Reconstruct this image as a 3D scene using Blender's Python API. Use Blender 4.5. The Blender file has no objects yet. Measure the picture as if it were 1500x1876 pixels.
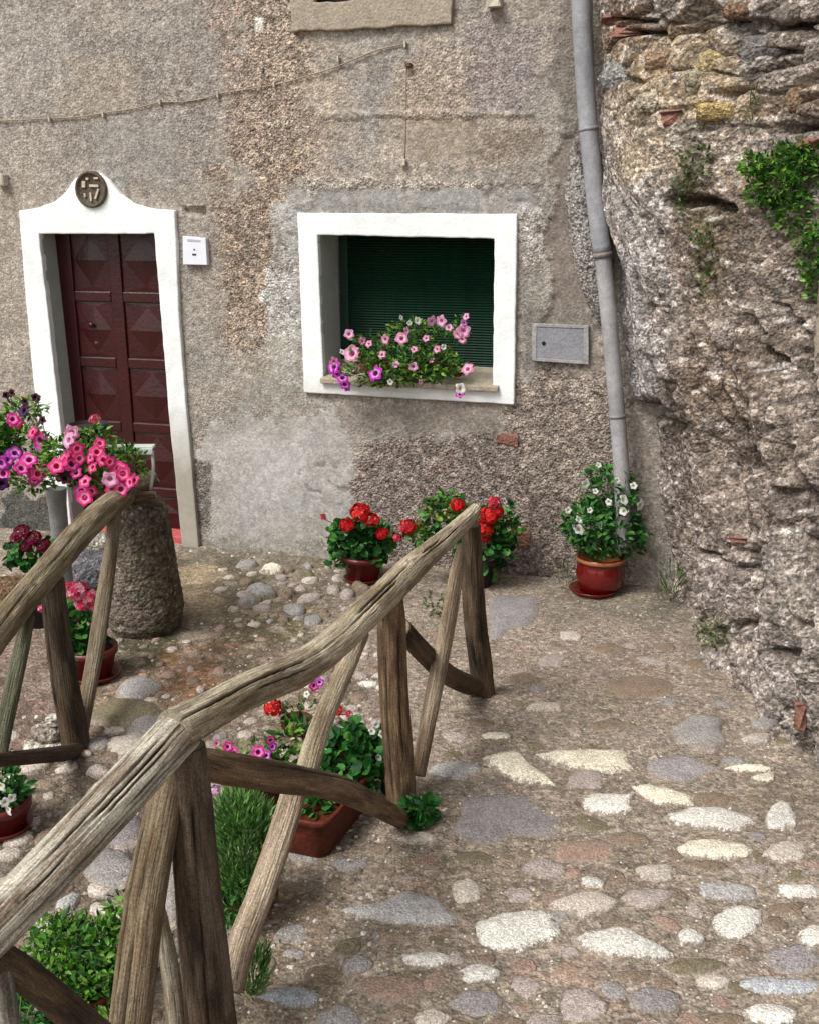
import bpy, bmesh, math, random
import numpy as np
from math import sin, cos, pi, radians
from mathutils import Vector, Matrix
from mathutils.bvhtree import BVHTree

SC = bpy.context.scene
COL = SC.collection
rnd = random.Random(7)

# ------------------------------------------------------------------ camera, sky, sun, exposure
CAM_H = 2.1
cam_d = bpy.data.cameras.new('camera')
cam = bpy.data.objects.new('camera', cam_d); COL.objects.link(cam)
cam_d.sensor_fit = 'VERTICAL'; cam_d.sensor_height = 24.0; cam_d.lens = 24.0 * 2030 / 1876
cam_d.clip_start = 0.05; cam_d.clip_end = 400
CR = Matrix.Rotation(pi / 2 - radians(16), 3, 'X') @ Matrix.Rotation(radians(-0.4), 3, 'Z')
cam.matrix_world = Matrix.Translation((0, 0, CAM_H)) @ CR.to_4x4()
SC.camera = cam

world = bpy.data.worlds.new('World'); SC.world = world; world.use_nodes = True
wn_ = world.node_tree; wn_.nodes.clear()
sky = wn_.nodes.new('ShaderNodeTexSky'); sky.sky_type = 'NISHITA'; sky.sun_disc = False
SUN_DIR = Vector((-0.50, -0.42, 0.86)).normalized()
sky.sun_elevation = math.asin(SUN_DIR.z); sky.sun_rotation = math.atan2(SUN_DIR.x, SUN_DIR.y) % (2 * pi)
sky.air_density = 1.0; sky.dust_density = 3.0; sky.ozone_density = 1.0
hs = wn_.nodes.new('ShaderNodeHueSaturation'); hs.inputs['Saturation'].default_value = 0.16
bg = wn_.nodes.new('ShaderNodeBackground'); bg.inputs['Strength'].default_value = 0.082
wo = wn_.nodes.new('ShaderNodeOutputWorld')
wn_.links.new(sky.outputs[0], hs.inputs['Color']); wn_.links.new(hs.outputs[0], bg.inputs['Color'])
wn_.links.new(bg.outputs[0], wo.inputs['Surface'])
sd = bpy.data.lights.new('sun', 'SUN'); sun = bpy.data.objects.new('sun', sd); COL.objects.link(sun)
sd.energy = 1.5; sd.angle = radians(24); sd.color = (1.0, 0.97, 0.93)
sun.rotation_euler = SUN_DIR.to_track_quat('Z', 'Y').to_euler()
SC.view_settings.view_transform = 'Standard'; SC.view_settings.look = 'None'
SC.view_settings.gamma = 1.0; SC.view_settings.use_curve_mapping = False
SC.view_settings.exposure = 1.14
SC.render.engine = 'CYCLES'
SC.cycles.max_bounces = 6

# ------------------------------------------------------------------ photo pixels -> places
F = 2030.0
CO = Vector((0, 0, CAM_H))
YA = radians(17); Y0 = 6.2
WD = Vector((cos(YA), -sin(YA), 0)); WN = Vector((-sin(YA), -cos(YA), 0)); W0 = Vector((0, Y0, 0))

def ray(px, py):
    return CR @ Vector(((px - 750) / F, -(py - 938) / F, -1.0))
def on_plane(px, py, p0, n):
    d = ray(px, py); t = (p0 - CO).dot(n) / d.dot(n); return CO + d * t
def on_wall(px, py, off=0.0):
    return on_plane(px, py, W0 + WN * off, WN)
def wall_uz(px, py, off=0.0):
    p = on_wall(px, py, off); return ((p - W0).dot(WD), p.z)
def wall_pt(u, z, off=0.0):
    return W0 + WD * u + WN * off + Vector((0, 0, z))
def on_ground(px, py, z=0.0):
    return on_plane(px, py, Vector((0, 0, z)), Vector((0, 0, 1)))
def at_y(px, py, y):
    return on_plane(px, py, Vector((0, y, 0)), Vector((0, 1, 0)))
def axis_depth(p):
    return -(CR.transposed() @ (Vector(p) - CO)).z
def px_size(p, px):
    return px * axis_depth(p) / F
CRN = np.array([list(r) for r in CR])
def project(P):
    q = (P - np.array(CO)) @ CRN
    z = np.minimum(q[:, 2], -0.05)
    return 750 + F * q[:, 0] / -z, 938 - F * q[:, 1] / -z

# ------------------------------------------------------------------ noise
def _h(ix, iy, iz, s):
    n = (ix.astype(np.int64) * 374761393 + iy.astype(np.int64) * 668265263 + iz.astype(np.int64) * 2147483647 + s * 974634777) & 0xffffffff
    n = ((n ^ (n >> 13)) * 1274126177) & 0xffffffff
    n = (n ^ (n >> 16)) & 0xffffff
    return n / float(0xffffff)
def vnoise(x, y, z, s=0):
    x0, y0, z0 = np.floor(x), np.floor(y), np.floor(z)
    fx, fy, fz = x - x0, y - y0, z - z0
    fx, fy, fz = [f * f * f * (f * (f * 6 - 15) + 10) for f in (fx, fy, fz)]
    r = 0
    for dx in (0, 1):
        for dy in (0, 1):
            for dz in (0, 1):
                w = (fx if dx else 1 - fx) * (fy if dy else 1 - fy) * (fz if dz else 1 - fz)
                r = r + w * _h(x0 + dx, y0 + dy, z0 + dz, s)
    return r * 2 - 1
def fbm(x, y, z, o=4, s=0, g=0.5):
    r = 0; a = 1; t = 0
    for i in range(o):
        r = r + a * vnoise(x, y, z, s + i); t += a; a *= g
        x, y, z = x * 2.03 + 5.1, y * 2.03 + 1.7, z * 2.03 + 9.2
    return r / t
def ridged(x, y, z, o=4, s=0):
    r = 0; a = 1; t = 0
    for i in range(o):
        r = r + a * (1 - np.abs(vnoise(x, y, z, s + i)) * 2); t += a; a *= 0.5
        x, y, z = x * 2.1 + 3.1, y * 2.1 + 7.7, z * 2.1 + 1.2
    return r / t
def cell(x, y, z, s=0):
    """distance to the nearest feature point (worley) and a per-cell random"""
    x0, y0, z0 = np.floor(x), np.floor(y), np.floor(z)
    best = np.full(x.shape, 9.0); cid = np.zeros(x.shape)
    sec = np.full(x.shape, 9.0)
    for dx in (-1, 0, 1):
        for dy in (-1, 0, 1):
            for dz in (-1, 0, 1):
                cx, cy, cz = x0 + dx, y0 + dy, z0 + dz
                d = np.sqrt((cx + _h(cx, cy, cz, s) - x) ** 2 + (cy + _h(cx, cy, cz, s + 1) - y) ** 2 + (cz + _h(cx, cy, cz, s + 2) - z) ** 2)
                m = d < best
                sec = np.where(m, best, np.minimum(sec, d))
                cid = np.where(m, _h(cx, cy, cz, s + 3), cid); best = np.where(m, d, best)
    return best, sec - best, cid
def sst(a, b, x):
    t = np.clip((x - a) / (b - a), 0, 1); return t * t * (3 - 2 * t)
def grey(c, k, g=1.0):
    l = (c * np.array([.3, .55, .15])).sum(-1, keepdims=True); return (c * (1 - k) + l * k) * g
def lin(c, k=0.8):
    return np.array([((v / 255.0) / 12.92 if v <= 10 else ((v / 255.0 + 0.055) / 1.055) ** 2.4) for v in c]) * k

# ------------------------------------------------------------------ objects
def tag(o, label=None, cat=None, group=None, kind=None):
    if label: o['label'] = label
    if cat: o['category'] = cat
    if group: o['group'] = group
    if kind: o['kind'] = kind
    return o
def thing(name, label, cat, loc, group=None, kind=None):
    o = bpy.data.objects.new(name, None); o.location = loc; o.empty_display_size = 0.05
    COL.objects.link(o); return tag(o, label, cat, group, kind)
def adopt(o, parent):
    """parent a piece whose mesh is in world coordinates to a thing"""
    o.parent = parent
    p = parent; loc = Vector((0, 0, 0))
    while p is not None:
        if p.type == 'EMPTY': loc += p.location
        p = p.parent
    if parent.type == 'EMPTY':
        o.matrix_parent_inverse = Matrix.Translation(-loc)
    return o
def mk(name, verts, faces, mat, parent=None, cols=None, smooth=True, bevel=0.0, attr=None):
    me = bpy.data.meshes.new(name)
    verts = np.asarray(verts, dtype=np.float32)
    if isinstance(faces, np.ndarray) and faces.ndim == 2:
        nf, k = faces.shape
        me.vertices.add(len(verts)); me.vertices.foreach_set('co', verts.ravel())
        me.loops.add(nf * k); me.loops.foreach_set('vertex_index', faces.ravel().astype(np.int32))
        me.polygons.add(nf); me.polygons.foreach_set('loop_start', np.arange(0, nf * k, k, dtype=np.int32))
        me.polygons.foreach_set('loop_total', np.full(nf, k, dtype=np.int32))
        me.update(calc_edges=True)
    else:
        me.from_pydata([tuple(map(float, v)) for v in verts], [], [tuple(map(int, f)) for f in faces])
    me.validate()
    if smooth: me.polygons.foreach_set('use_smooth', [True] * len(me.polygons))
    if cols is not None:
        a = me.attributes.new('col', 'FLOAT_COLOR', 'POINT')
        c = np.ones((len(me.vertices), 4), dtype=np.float32); c[:, :3] = np.asarray(cols)
        a.data.foreach_set('color', c.ravel())
    if attr is not None:
        for k_, v_ in attr.items():
            v_ = np.asarray(v_, dtype=np.float32)
            if v_.ndim == 2:
                a = me.attributes.new(k_, 'FLOAT_VECTOR', 'POINT'); a.data.foreach_set('vector', v_.ravel())
            else:
                a = me.attributes.new(k_, 'FLOAT', 'POINT'); a.data.foreach_set('value', v_.ravel())
    o = bpy.data.objects.new(name, me); COL.objects.link(o)
    if mat: me.materials.append(mat)
    if parent is not None: adopt(o, parent)
    if bevel:
        b = o.modifiers.new('bevel', 'BEVEL'); b.width = bevel; b.segments = 2; b.limit_method = 'ANGLE'; b.angle_limit = radians(40)
    return o
def grid_faces(nu, nv, mask=None):
    i = np.arange(nu - 1)[:, None] * nv + np.arange(nv - 1)[None, :]
    f = np.stack([i, i + nv, i + nv + 1, i + 1], -1).reshape(-1, 4)
    if mask is not None: f = f[mask.reshape(-1)]
    return f
def box(c, ax, ay, az, sx, sy, sz):
    """8 corners and 6 faces of a box with axes"""
    c = Vector(c); v = []
    for k in (-1, 1):
        for j in (-1, 1):
            for i in (-1, 1):
                v.append(c + Vector(ax) * (i * sx / 2) + Vector(ay) * (j * sy / 2) + Vector(az) * (k * sz / 2))
    return v, [(0, 2, 3, 1), (4, 5, 7, 6), (0, 1, 5, 4), (2, 6, 7, 3), (0, 4, 6, 2), (1, 3, 7, 5)]
def fix_normals(o):
    bm = bmesh.new(); bm.from_mesh(o.data); bmesh.ops.recalc_face_normals(bm, faces=bm.faces); bm.to_mesh(o.data); bm.free(); return o
def wbox(name, u0, u1, z0, z1, n0, n1, mat, parent, bevel=0.004, smooth=False):
    v, f = box(wall_pt((u0 + u1) / 2, (z0 + z1) / 2, (n0 + n1) / 2), WD, WN, (0, 0, 1), u1 - u0, n1 - n0, z1 - z0)
    return fix_normals(mk(name, v, f, mat, parent, smooth=smooth, bevel=bevel))

# ------------------------------------------------------------------ materials
def nodes(name):
    m = bpy.data.materials.new(name); m.use_nodes = True; nt = m.node_tree
    b = nt.nodes['Principled BSDF']; return m, nt, b
def tex(nt, kind, scale, detail=5.0, rough=0.6, src=None, **kw):
    t = nt.nodes.new('ShaderNodeTex' + kind)
    t.inputs['Scale'].default_value = scale
    if kind == 'Noise':
        t.inputs['Detail'].default_value = detail; t.inputs['Roughness'].default_value = rough
    if src is not None: nt.links.new(src, t.inputs['Vector'])
    return t
def ramp(nt, src, a, b, lo, hi):
    r = nt.nodes.new('ShaderNodeMapRange'); r.inputs[1].default_value = a; r.inputs[2].default_value = b
    r.inputs[3].default_value = lo; r.inputs[4].default_value = hi; nt.links.new(src, r.inputs[0]); return r.outputs[0]
def mul(nt, a, b):
    r = nt.nodes.new('ShaderNodeMath'); r.operation = 'MULTIPLY'
    for i, s in enumerate((a, b)):
        if isinstance(s, (int, float)): r.inputs[i].default_value = s
        else: nt.links.new(s, r.inputs[i])
    return r.outputs[0]
def grit(name, color=None, catt=None, mortar=None, pit=0.0, scales=((9, .25), (60, .45), (170, .5)), bump=0.5, bdist=0.006, rough=0.85, spec=0.25, speck=0.0, speck_scale=90, coord='Object', sub=None, rattr=None):
    """rough mineral or painted surface: base colour (attribute col or fixed) times several noises, with bump"""
    m, nt, b = nodes(name)
    tc = nt.nodes.new('ShaderNodeTexCoord')
    if coord == 'grain':
        at = nt.nodes.new('ShaderNodeAttribute'); at.attribute_name = 'grain'; src = at.outputs['Vector']
    else: src = tc.outputs[coord]
    f = None; last = None
    for s, c in scales:
        t = tex(nt, 'Noise', s, 6.0, 0.65, src)
        r = ramp(nt, t.outputs['Fac'], 0.3, 0.7, 1 - c, 1 + c)
        f = r if f is None else mul(nt, f, r); last = t
    if speck:
        v = tex(nt, 'Voronoi', speck_scale, src=src)
        vr = nt.nodes.new('ShaderNodeSeparateColor'); nt.links.new(v.outputs['Color'], vr.inputs[0])
        f = mul(nt, f, ramp(nt, vr.outputs[0], 0, 1, 1 - speck, 1 + speck))
    if pit:
        pn = tex(nt, 'Noise', 190, 5, .75, tc.outputs['Object']); f = mul(nt, f, ramp(nt, pn.outputs['Fac'], .32, .62, 1 - pit, 1 + pit * .45))
    if catt:
        aa = nt.nodes.new('ShaderNodeAttribute'); aa.attribute_name = catt
        q = nt.nodes.new('ShaderNodeMath'); q.operation = 'SUBTRACT'; nt.links.new(f, q.inputs[0]); q.inputs[1].default_value = 1.0
        q2 = nt.nodes.new('ShaderNodeMath'); q2.operation = 'MULTIPLY_ADD'; nt.links.new(q.outputs[0], q2.inputs[0])
        nt.links.new(ramp(nt, aa.outputs['Fac'], 0, 1.1, .22, 1.25), q2.inputs[1]); q2.inputs[2].default_value = 1.0; f = q2.outputs[0]
    mx = nt.nodes.new('ShaderNodeVectorMath'); mx.operation = 'SCALE'
    if mortar:
        ca = nt.nodes.new('ShaderNodeAttribute'); ca.attribute_name = 'col'
        ea = nt.nodes.new('ShaderNodeAttribute'); ea.attribute_name = 'edge'
        nn = tex(nt, 'Noise', 38, 5, .7, src); n2 = tex(nt, 'Noise', 160, 4, .7, src)
        ad = nt.nodes.new('ShaderNodeMath'); ad.operation = 'ADD'; nt.links.new(ea.outputs['Fac'], ad.inputs[0])
        nt.links.new(ramp(nt, nn.outputs['Fac'], .3, .7, -.38, .38), ad.inputs[1])
        ad2 = nt.nodes.new('ShaderNodeMath'); ad2.operation = 'ADD'; nt.links.new(ad.outputs[0], ad2.inputs[0])
        nt.links.new(ramp(nt, n2.outputs['Fac'], .3, .7, -.25, .25), ad2.inputs[1])
        mm = nt.nodes.new('ShaderNodeMix'); mm.data_type = 'RGBA'
        nt.links.new(ramp(nt, ad2.outputs[0], .50, .72, 0, 1), mm.inputs[0]); nt.links.new(ca.outputs['Color'], mm.inputs[6]); mm.inputs[7].default_value = (*mortar, 1)
        nt.links.new(mm.outputs[2], mx.inputs[0])
    elif color is None:
        ca = nt.nodes.new('ShaderNodeAttribute'); ca.attribute_name = 'col'; nt.links.new(ca.outputs['Color'], mx.inputs[0])
    else: mx.inputs[0].default_value = color
    nt.links.new(f, mx.inputs['Scale']); nt.links.new(mx.outputs[0], b.inputs['Base Color'])
    b.inputs['Roughness'].default_value = rough; b.inputs['Specular IOR Level'].default_value = spec
    if bump:
        bp = nt.nodes.new('ShaderNodeBump'); bp.inputs['Distance'].default_value = bdist; bp.inputs['Strength'].default_value = bump
        if rattr:
            ra = nt.nodes.new('ShaderNodeAttribute'); ra.attribute_name = rattr
            nt.links.new(mul(nt, ra.outputs['Fac'], bump), bp.inputs['Strength'])
        h = nt.nodes.new('ShaderNodeMath'); h.operation = 'ADD'
        t1 = tex(nt, 'Noise', scales[-1][0] * 0.55, 6, .7, src); t2 = tex(nt, 'Voronoi', scales[-1][0] * 0.5, src=src)
        nt.links.new(t1.outputs['Fac'], h.inputs[0]); nt.links.new(t2.outputs['Distance'], h.inputs[1])
        nt.links.new(h.outputs[0], bp.inputs['Height']); nt.links.new(bp.outputs[0], b.inputs['Normal'])
    return m
def leafmat(name, rough=0.5, trans=0.3):
    m, nt, b = nodes(name)
    ca = nt.nodes.new('ShaderNodeAttribute'); ca.attribute_name = 'col'
    tc = nt.nodes.new('ShaderNodeTexCoord'); t = tex(nt, 'Noise', 70, 3, .6, tc.outputs['Object'])
    mx = nt.nodes.new('ShaderNodeVectorMath'); mx.operation = 'SCALE'
    nt.links.new(ca.outputs['Color'], mx.inputs[0]); nt.links.new(ramp(nt, t.outputs['Fac'], .3, .7, .8, 1.2), mx.inputs['Scale'])
    nt.links.new(mx.outputs[0], b.inputs['Base Color']); b.inputs['Roughness'].default_value = rough
    b.inputs['Specular IOR Level'].default_value = 0.35
    tr = nt.nodes.new('ShaderNodeBsdfTranslucent'); nt.links.new(mx.outputs[0], tr.inputs['Color'])
    ms = nt.nodes.new('ShaderNodeMixShader'); ms.inputs[0].default_value = trans
    out = nt.nodes['Material Output']
    nt.links.new(b.outputs[0], ms.inputs[1]); nt.links.new(tr.outputs[0], ms.inputs[2]); nt.links.new(ms.outputs[0], out.inputs['Surface'])
    return m

M = {}
M['stucco'] = grit('stucco', None, scales=((5, .10), (45, .34), (150, .60)), bump=1.0, bdist=0.010, speck=0.42, speck_scale=80, rattr='rough', catt='rough')
M['ground'] = grit('mortar_and_dirt', None, scales=((7, .22), (50, .35), (170, .45)), bump=0.8, bdist=0.008, speck=0.30, speck_scale=85)
M['stone'] = grit('paving_stone', None, mortar=tuple(grey(lin((150, 134, 116)), .2, 1.08)), scales=((14, .14), (70, .24), (240, .55)), bump=0.7, bdist=0.005, speck=0.22, speck_scale=150, rough=.8)
M['pebble'] = grit('pebble', None, scales=((14, .14), (70, .24), (240, .45)), bump=0.5, bdist=0.005, rough=.8)
M['rock'] = grit('cliff_rock', None, scales=((6, .2), (42, .5), (130, .6)), bump=1.0, bdist=0.014, speck=0.50, speck_scale=62)
M['brick'] = grit('old_brick', tuple(lin((146, 104, 90))), scales=((30, .35), (150, .5)), bump=0.8)
M['white'] = grit('whitewash', None, scales=((3, .07), (14, .08), (90, .07)), bump=0.2, bdist=0.004, rough=.8)
M['sillstone'] = grit('sill_stone', tuple(lin((172, 160, 142))), scales=((20, .18), (120, .3)), bump=0.5)
M['reddoor'] = grit('door_varnish', (0.034, 0.0026, 0.0032), scales=((8, .2), (90, .25)), bump=0.15, rough=.32, spec=.5)
M['green'] = grit('shutter_paint', (0.002, 0.026, 0.013), scales=((8, .25), (90, .3)), bump=0.15, rough=.45, spec=.4)
M['darkshutter'] = grit('dark_wood', (0.02, 0.012, 0.016), scales=((8, .2), (90, .3)), bump=.2, rough=.5)
M['pipe'] = grit('pipe_grey', None, scales=((5, .22), (30, .18), (160, .16)), bump=0.15, rough=.55, spec=.4)
M['medal'] = grit('medallion_stone', tuple(lin((98, 88, 74))), scales=((40, .3), (160, .35)), bump=.5)
M['palestone'] = grit('relief_stone', tuple(lin((205, 195, 178))), scales=((40, .15),), bump=.2)
M['plaque'] = grit('enamel_white', (0.72, 0.73, 0.78), scales=((20, .04),), bump=0, rough=.35)
M['ink'] = grit('dark_ink', (0.05, 0.06, 0.08), scales=((20, .1),), bump=0)
M['ink_pale'] = grit('pale_ink', (0.42, 0.44, 0.50), scales=((20, .1),), bump=0)
M['coverrim'] = grit('cover_rim_grey', tuple(lin((168, 165, 162))), scales=((18, .2), (120, .25)), bump=.4)
M['cover'] = grit('cover_grey', tuple(lin((148, 148, 153))), scales=((18, .12), (120, .15)), bump=.3, rough=.6)
M['black'] = grit('black_hole', (0.01, 0.01, 0.012), scales=((20, .1),), bump=0)
M['cable'] = grit('cable_cream', tuple(lin((166, 150, 128))), scales=((20, .12),), bump=0)
M['glaze'] = grit('red_glaze', (0.115, 0.005, 0.004), scales=((10, .12), (60, .12)), bump=.08, rough=.16, spec=.6)
M['terra'] = grit('terracotta', (0.095, 0.018, 0.008), scales=((14, .35), (90, .35)), bump=.4, rough=.6)
M['redplastic'] = grit('red_plastic', (0.10, 0.007, 0.007), scales=((14, .2), (90, .15)), bump=.1, rough=.4, spec=.5)
M['rim_tan'] = grit('tan_rim', (0.34, 0.13, 0.05), scales=((14, .15),), bump=.1, rough=.3)
M['soil'] = grit('potting_soil', (0.03, 0.02, 0.014), scales=((60, .4),), bump=.9)
M['greypot'] = grit('grey_pot', tuple(lin((150, 150, 146))), scales=((14, .2), (90, .2)), bump=.2)
M['wood_pale'] = grit('weathered_log', None, scales=((4, .20), (20, .28), (60, .42)), bump=0.8, bdist=0.006, coord='grain', rough=.85, pit=.58)
M['leaf'] = leafmat('leaf'); M['petal'] = leafmat('petal', .55, .35)
M['stem'] = grit('stem', (0.07, 0.12, 0.03), scales=((40, .2),), bump=0)
M['whitemetal'] = grit('white_metal', (0.50, 0.54, 0.50), scales=((30, .15),), bump=0, rough=.4)
M['step'] = grit('red_step', tuple(lin((190, 95, 90))), scales=((30, .2), (120, .25)), bump=.3)

# ------------------------------------------------------------------ HOUSE
house = thing('stone_house', 'old stuccoed house with white trimmed door and green shuttered window', 'house', wall_pt(0, 0))
U0, U1, Z0, Z1 = -3.4, 2.4, -0.10, 3.75
nu, nz = 520, 350
uu = np.linspace(U0, U1, nu)[:, None] * np.ones((1, nz)); zz = np.ones((nu, 1)) * np.linspace(Z0, Z1, nz)[None, :]
PW = np.array(W0)[None, None, :] + uu[..., None] * np.array(WD) + zz[..., None] * np.array([0, 0, 1.0])
fx, fy = project(PW.reshape(-1, 3)); fx = fx.reshape(nu, nz); fy = fy.reshape(nu, nz)
X_, Z_ = uu, zz
wob = fbm(X_ * 2.2, Z_ * 2.2, X_ * 0, 4, 11)
wob2 = fbm(X_ * 9, Z_ * 9, X_ * 0, 4, 21)
wob3 = fbm(X_ * 32, Z_ * 32, X_ * 0, 3, 23)
step_ = 0 * X_
def patch(x0, y0, x1, y1, soft=25, w=60):
    """1 inside a rough-edged area of the wall (given by where it lies in the photograph)"""
    cx, cy, hx, hy = (x0 + x1) / 2, (y0 + y1) / 2, (x1 - x0) / 2, (y1 - y0) / 2
    d = np.maximum(np.abs(fx - cx) - hx, np.abs(fy - cy) - hy) + wob * w * .8 + wob2 * w * .75 + wob3 * w * .35
    return 1 - sst(-soft * .45, soft * .45, d)
wc = np.ones((nu, nz, 3)) * lin((164, 151, 136)); wr = np.full((nu, nz), .36)
def lay(mask, c, r=None, k=1.0, up=0.0):
    global wc, wr, step_
    step_ = step_ + mask * up
    m = (mask * k)[..., None]; wc = wc * (1 - m) + lin(c) * m
    if r is not None: wr = wr * (1 - mask * k) + r * mask * k
n1 = sst(-.3, .5, fbm(X_ * 1.7, Z_ * 1.7, X_ * 0 + 3, 4, 31))
lay(n1, (150, 143, 132), .35, .6)
lay(patch(0, 0, 420, 330, 40), (158, 148, 136), .45, .6)
lay(patch(150, 60, 420, 300, 30), (152, 141, 130), .5, .5)
lay(patch(480, 60, 980, 330, 30), (176, 158, 136), .42, .7)
lay(patch(630, 60, 760, 112, 12, 30), (158, 152, 146), .3, .6)
lay(patch(440, 215, 700, 330, 14, 50), (166, 150, 136), .5, .5, .004)
lay(patch(180, 210, 330, 330, 14, 50), (156, 148, 140), .2, .6, .004)
lay(patch(0, 40, 130, 190, 20, 50), (172, 162, 150), .35, .5, .003)
lay(patch(425, -60, 545, 660, 22, 60), (178, 154, 128), 1.0, .85)
lay(patch(395, 0, 450, 300, 20, 50), (168, 138, 118), .9, .45)
lay(patch(400, 300, 520, 700, 25, 60), (176, 148, 118), 1.0, .5)
lay(patch(630, 130, 700, 300, 20), (150, 146, 142), .3, .6)
lay(patch(840, 60, 985, 210, 25), (148, 136, 134), .55, .75)
lay(patch(735, 222, 870, 290, 5, 10), (160, 143, 120), .15, .85)
lay(patch(740, 110, 850, 215, 14, 40), (180, 156, 126), .7, .5)
lay(patch(870, 225, 1010, 300, 20, 40), (138, 118, 98), .4, .6)
lay(patch(520, 340, 985, 400, 12, 26), (160, 158, 151), .12, .9, .006)
lay(patch(500, 372, 560, 720, 14, 30), (178, 175, 168), .3, .9, .006)
lay(patch(540, 372, 960, 392, 5, 8), (140, 134, 130), .2, .6)
lay(patch(505, 430, 545, 700, 8, 40), (205, 202, 192), .9, .55)
lay(patch(945, 380, 1000, 500, 10, 30), (192, 182, 170), .8, .8, .006)
lay(patch(560, 330, 990, 345, 6, 16), (176, 162, 144), .9, .8, .006)
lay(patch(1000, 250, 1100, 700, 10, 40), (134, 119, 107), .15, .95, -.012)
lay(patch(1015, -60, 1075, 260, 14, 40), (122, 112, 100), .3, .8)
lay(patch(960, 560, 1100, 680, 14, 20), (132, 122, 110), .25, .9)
lay(patch(340, 690, 440, 1000, 25, 60), (164, 152, 136), .5, .6)
lay(patch(385, 745, 650, 1090, 34, 70), (178, 174, 165), .03, .9, .003)
lay(patch(440, 800, 560, 980, 60, 60), (192, 189, 182), .02, .6)
lay(patch(395, 900, 640, 1040, 40, 60), (156, 154, 148), .06, .4)
lay(patch(400, 640, 560, 760, 25, 60), (158, 152, 136), .2, .7)
lay(patch(620, 738, 915, 788, 12, 25), (142, 128, 114), .2, .8)
lay(patch(655, 800, 960, 1100, 20, 40), (150, 131, 118), 1.0, .95)
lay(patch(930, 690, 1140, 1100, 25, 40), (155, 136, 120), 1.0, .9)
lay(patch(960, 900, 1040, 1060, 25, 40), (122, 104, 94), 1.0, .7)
lay(patch(362, 850, 385, 970, 6, 10), (104, 92, 82), .9, .7)
lay(patch(355, 990, 640, 1060, 10, 25), (132, 126, 106), .3, .5)
lay(patch(0, 350, 60, 800, 20, 40), (176, 160, 138), .35, .6)
lay(patch(120, 120, 260, 200, 30, 60), (176, 156, 128), .3, .4)
lay(patch(560, 150, 640, 260, 30, 60), (180, 160, 132), .4, .45)
lay(patch(0, 905, 110, 1100, 12, 20), (70, 74, 66), .5, .9)  # shade at the wall's lower left, painted into its colour
lay(patch(466, 30, 484, 56, 5, 8), (235, 228, 212), .5, 1)
lay(patch(160, 318, 230, 345, 6, 14), (176, 172, 158), .3, .6)
red = sst(.35, .6, fbm(X_ * 7, Z_ * 7, X_ * 0 + 8, 3, 77)) * sst(.2, .8, wr)
lay(red, (168, 126, 104), None, .25)
lay(sst(.1, .5, fbm(X_ * 3.3, Z_ * 5.1, X_ * 0 + 18, 4, 87)), (138, 126, 112), None, .35)
lay(sst(.15, .5, fbm(X_ * 3.9, Z_ * 3.1, X_ * 0 + 28, 4, 97)), (186, 172, 152), None, .35)
strk = sst(.1, .6, fbm(X_ * 14, Z_ * .9, X_ * 0 + 6, 3, 91)) * sst(-.3, .5, fbm(X_ * 1.2, Z_ * 1.2, X_ * 0 + 9, 3, 93))
lay(strk, (132, 120, 106), None, .35)
crk = np.abs(fbm(X_ * 2.3 + wob2 * .25, Z_ * 2.3, X_ * 0 + 16, 4, 95)); crk = sst(.012, .0, crk) * sst(-.1, .3, fbm(X_ * 1.1, Z_ * 1.1, X_ * 0 + 26, 3, 96))
lay(crk, (92, 82, 72), None, .6)
wc = grey(wc, .28, 1.10) * (1 + .22 * fbm(X_ * 26, Z_ * 26, X_ * 0, 3, 41)[..., None])
pb, pe, pc = cell(X_ * 34, Z_ * 34, X_ * 0 + .5, 5)
pits = sst(.25, .7, fbm(X_ * 30, Z_ * 30, X_ * 0, 3, 61))
disp = .006 * wob + .003 * wob2 + wr * (.010 * (0.5 - pb) * sst(.2, .8, pc) * 1.6 + .006 * fbm(X_ * 45, Z_ * 45, X_ * 0, 3, 51) - .006 * pits)
wc = wc * (1 + (wr * .55 * (pc - .5) * 1.3)[..., None])
# hollow under the eyebrow of plaster beside the lintel and a broken niche edge
disp = disp + step_ * 1.0 - .006 * crk
hol = patch(338, 380, 376, 394, 4, 5); disp = disp - .03 * hol
edge = patch(590, 205, 1010, 214, 3, 8) ; disp = disp + .010 * edge
PW = PW + disp[..., None] * np.array(WN)
um, zm = (uu[:-1, :-1] + uu[1:, 1:]) / 2, (zz[:-1, :-1] + zz[1:, 1:]) / 2
hole = ((um > -2.34) & (um < -1.46) & (zm < 1.93)) | ((um > -.56) & (um < .54) & (zm > 1.06) & (zm < 1.94)) | ((um > -.54) & (um < .18) & (zm > 3.04))
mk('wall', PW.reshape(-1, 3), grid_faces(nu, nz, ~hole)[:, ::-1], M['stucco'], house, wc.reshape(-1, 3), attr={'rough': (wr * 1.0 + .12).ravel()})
# rest of the house, out of frame: the wall's upper part, its left continuation and the body behind
flat = lin((160, 148, 134))
flat = grey(flat, .28, 1.1)
def slab(name, u0, u1, z0, z1, n0, n1, parent=house):
    v, f = box(wall_pt((u0 + u1) / 2, (z0 + z1) / 2, (n0 + n1) / 2), WD, WN, (0, 0, 1), u1 - u0, n1 - n0, z1 - z0)
    o = mk(name, v, f, M['stucco'], parent, np.ones((8, 3)) * flat, smooth=False, attr={'rough': np.ones(8) * .5}); return fix_normals(o)
slab('upper_wall', -3.4, 2.4, 3.752, 5.6, -.4, -.002)
slab('side_wall', -7.5, -3.403, -.1, 5.6, -.4, 0.0)
slab('back_wall', -7.5, 2.4, -.1, 5.6, -5.4, -5.0)
rf, ff = box(wall_pt(-2.55, 5.72, -2.6), WD, WN, (0, 0, 1), 10.5, 6.0, .2)
fix_normals(mk('roof', rf, ff, M['terra'], house, smooth=False))

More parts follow.
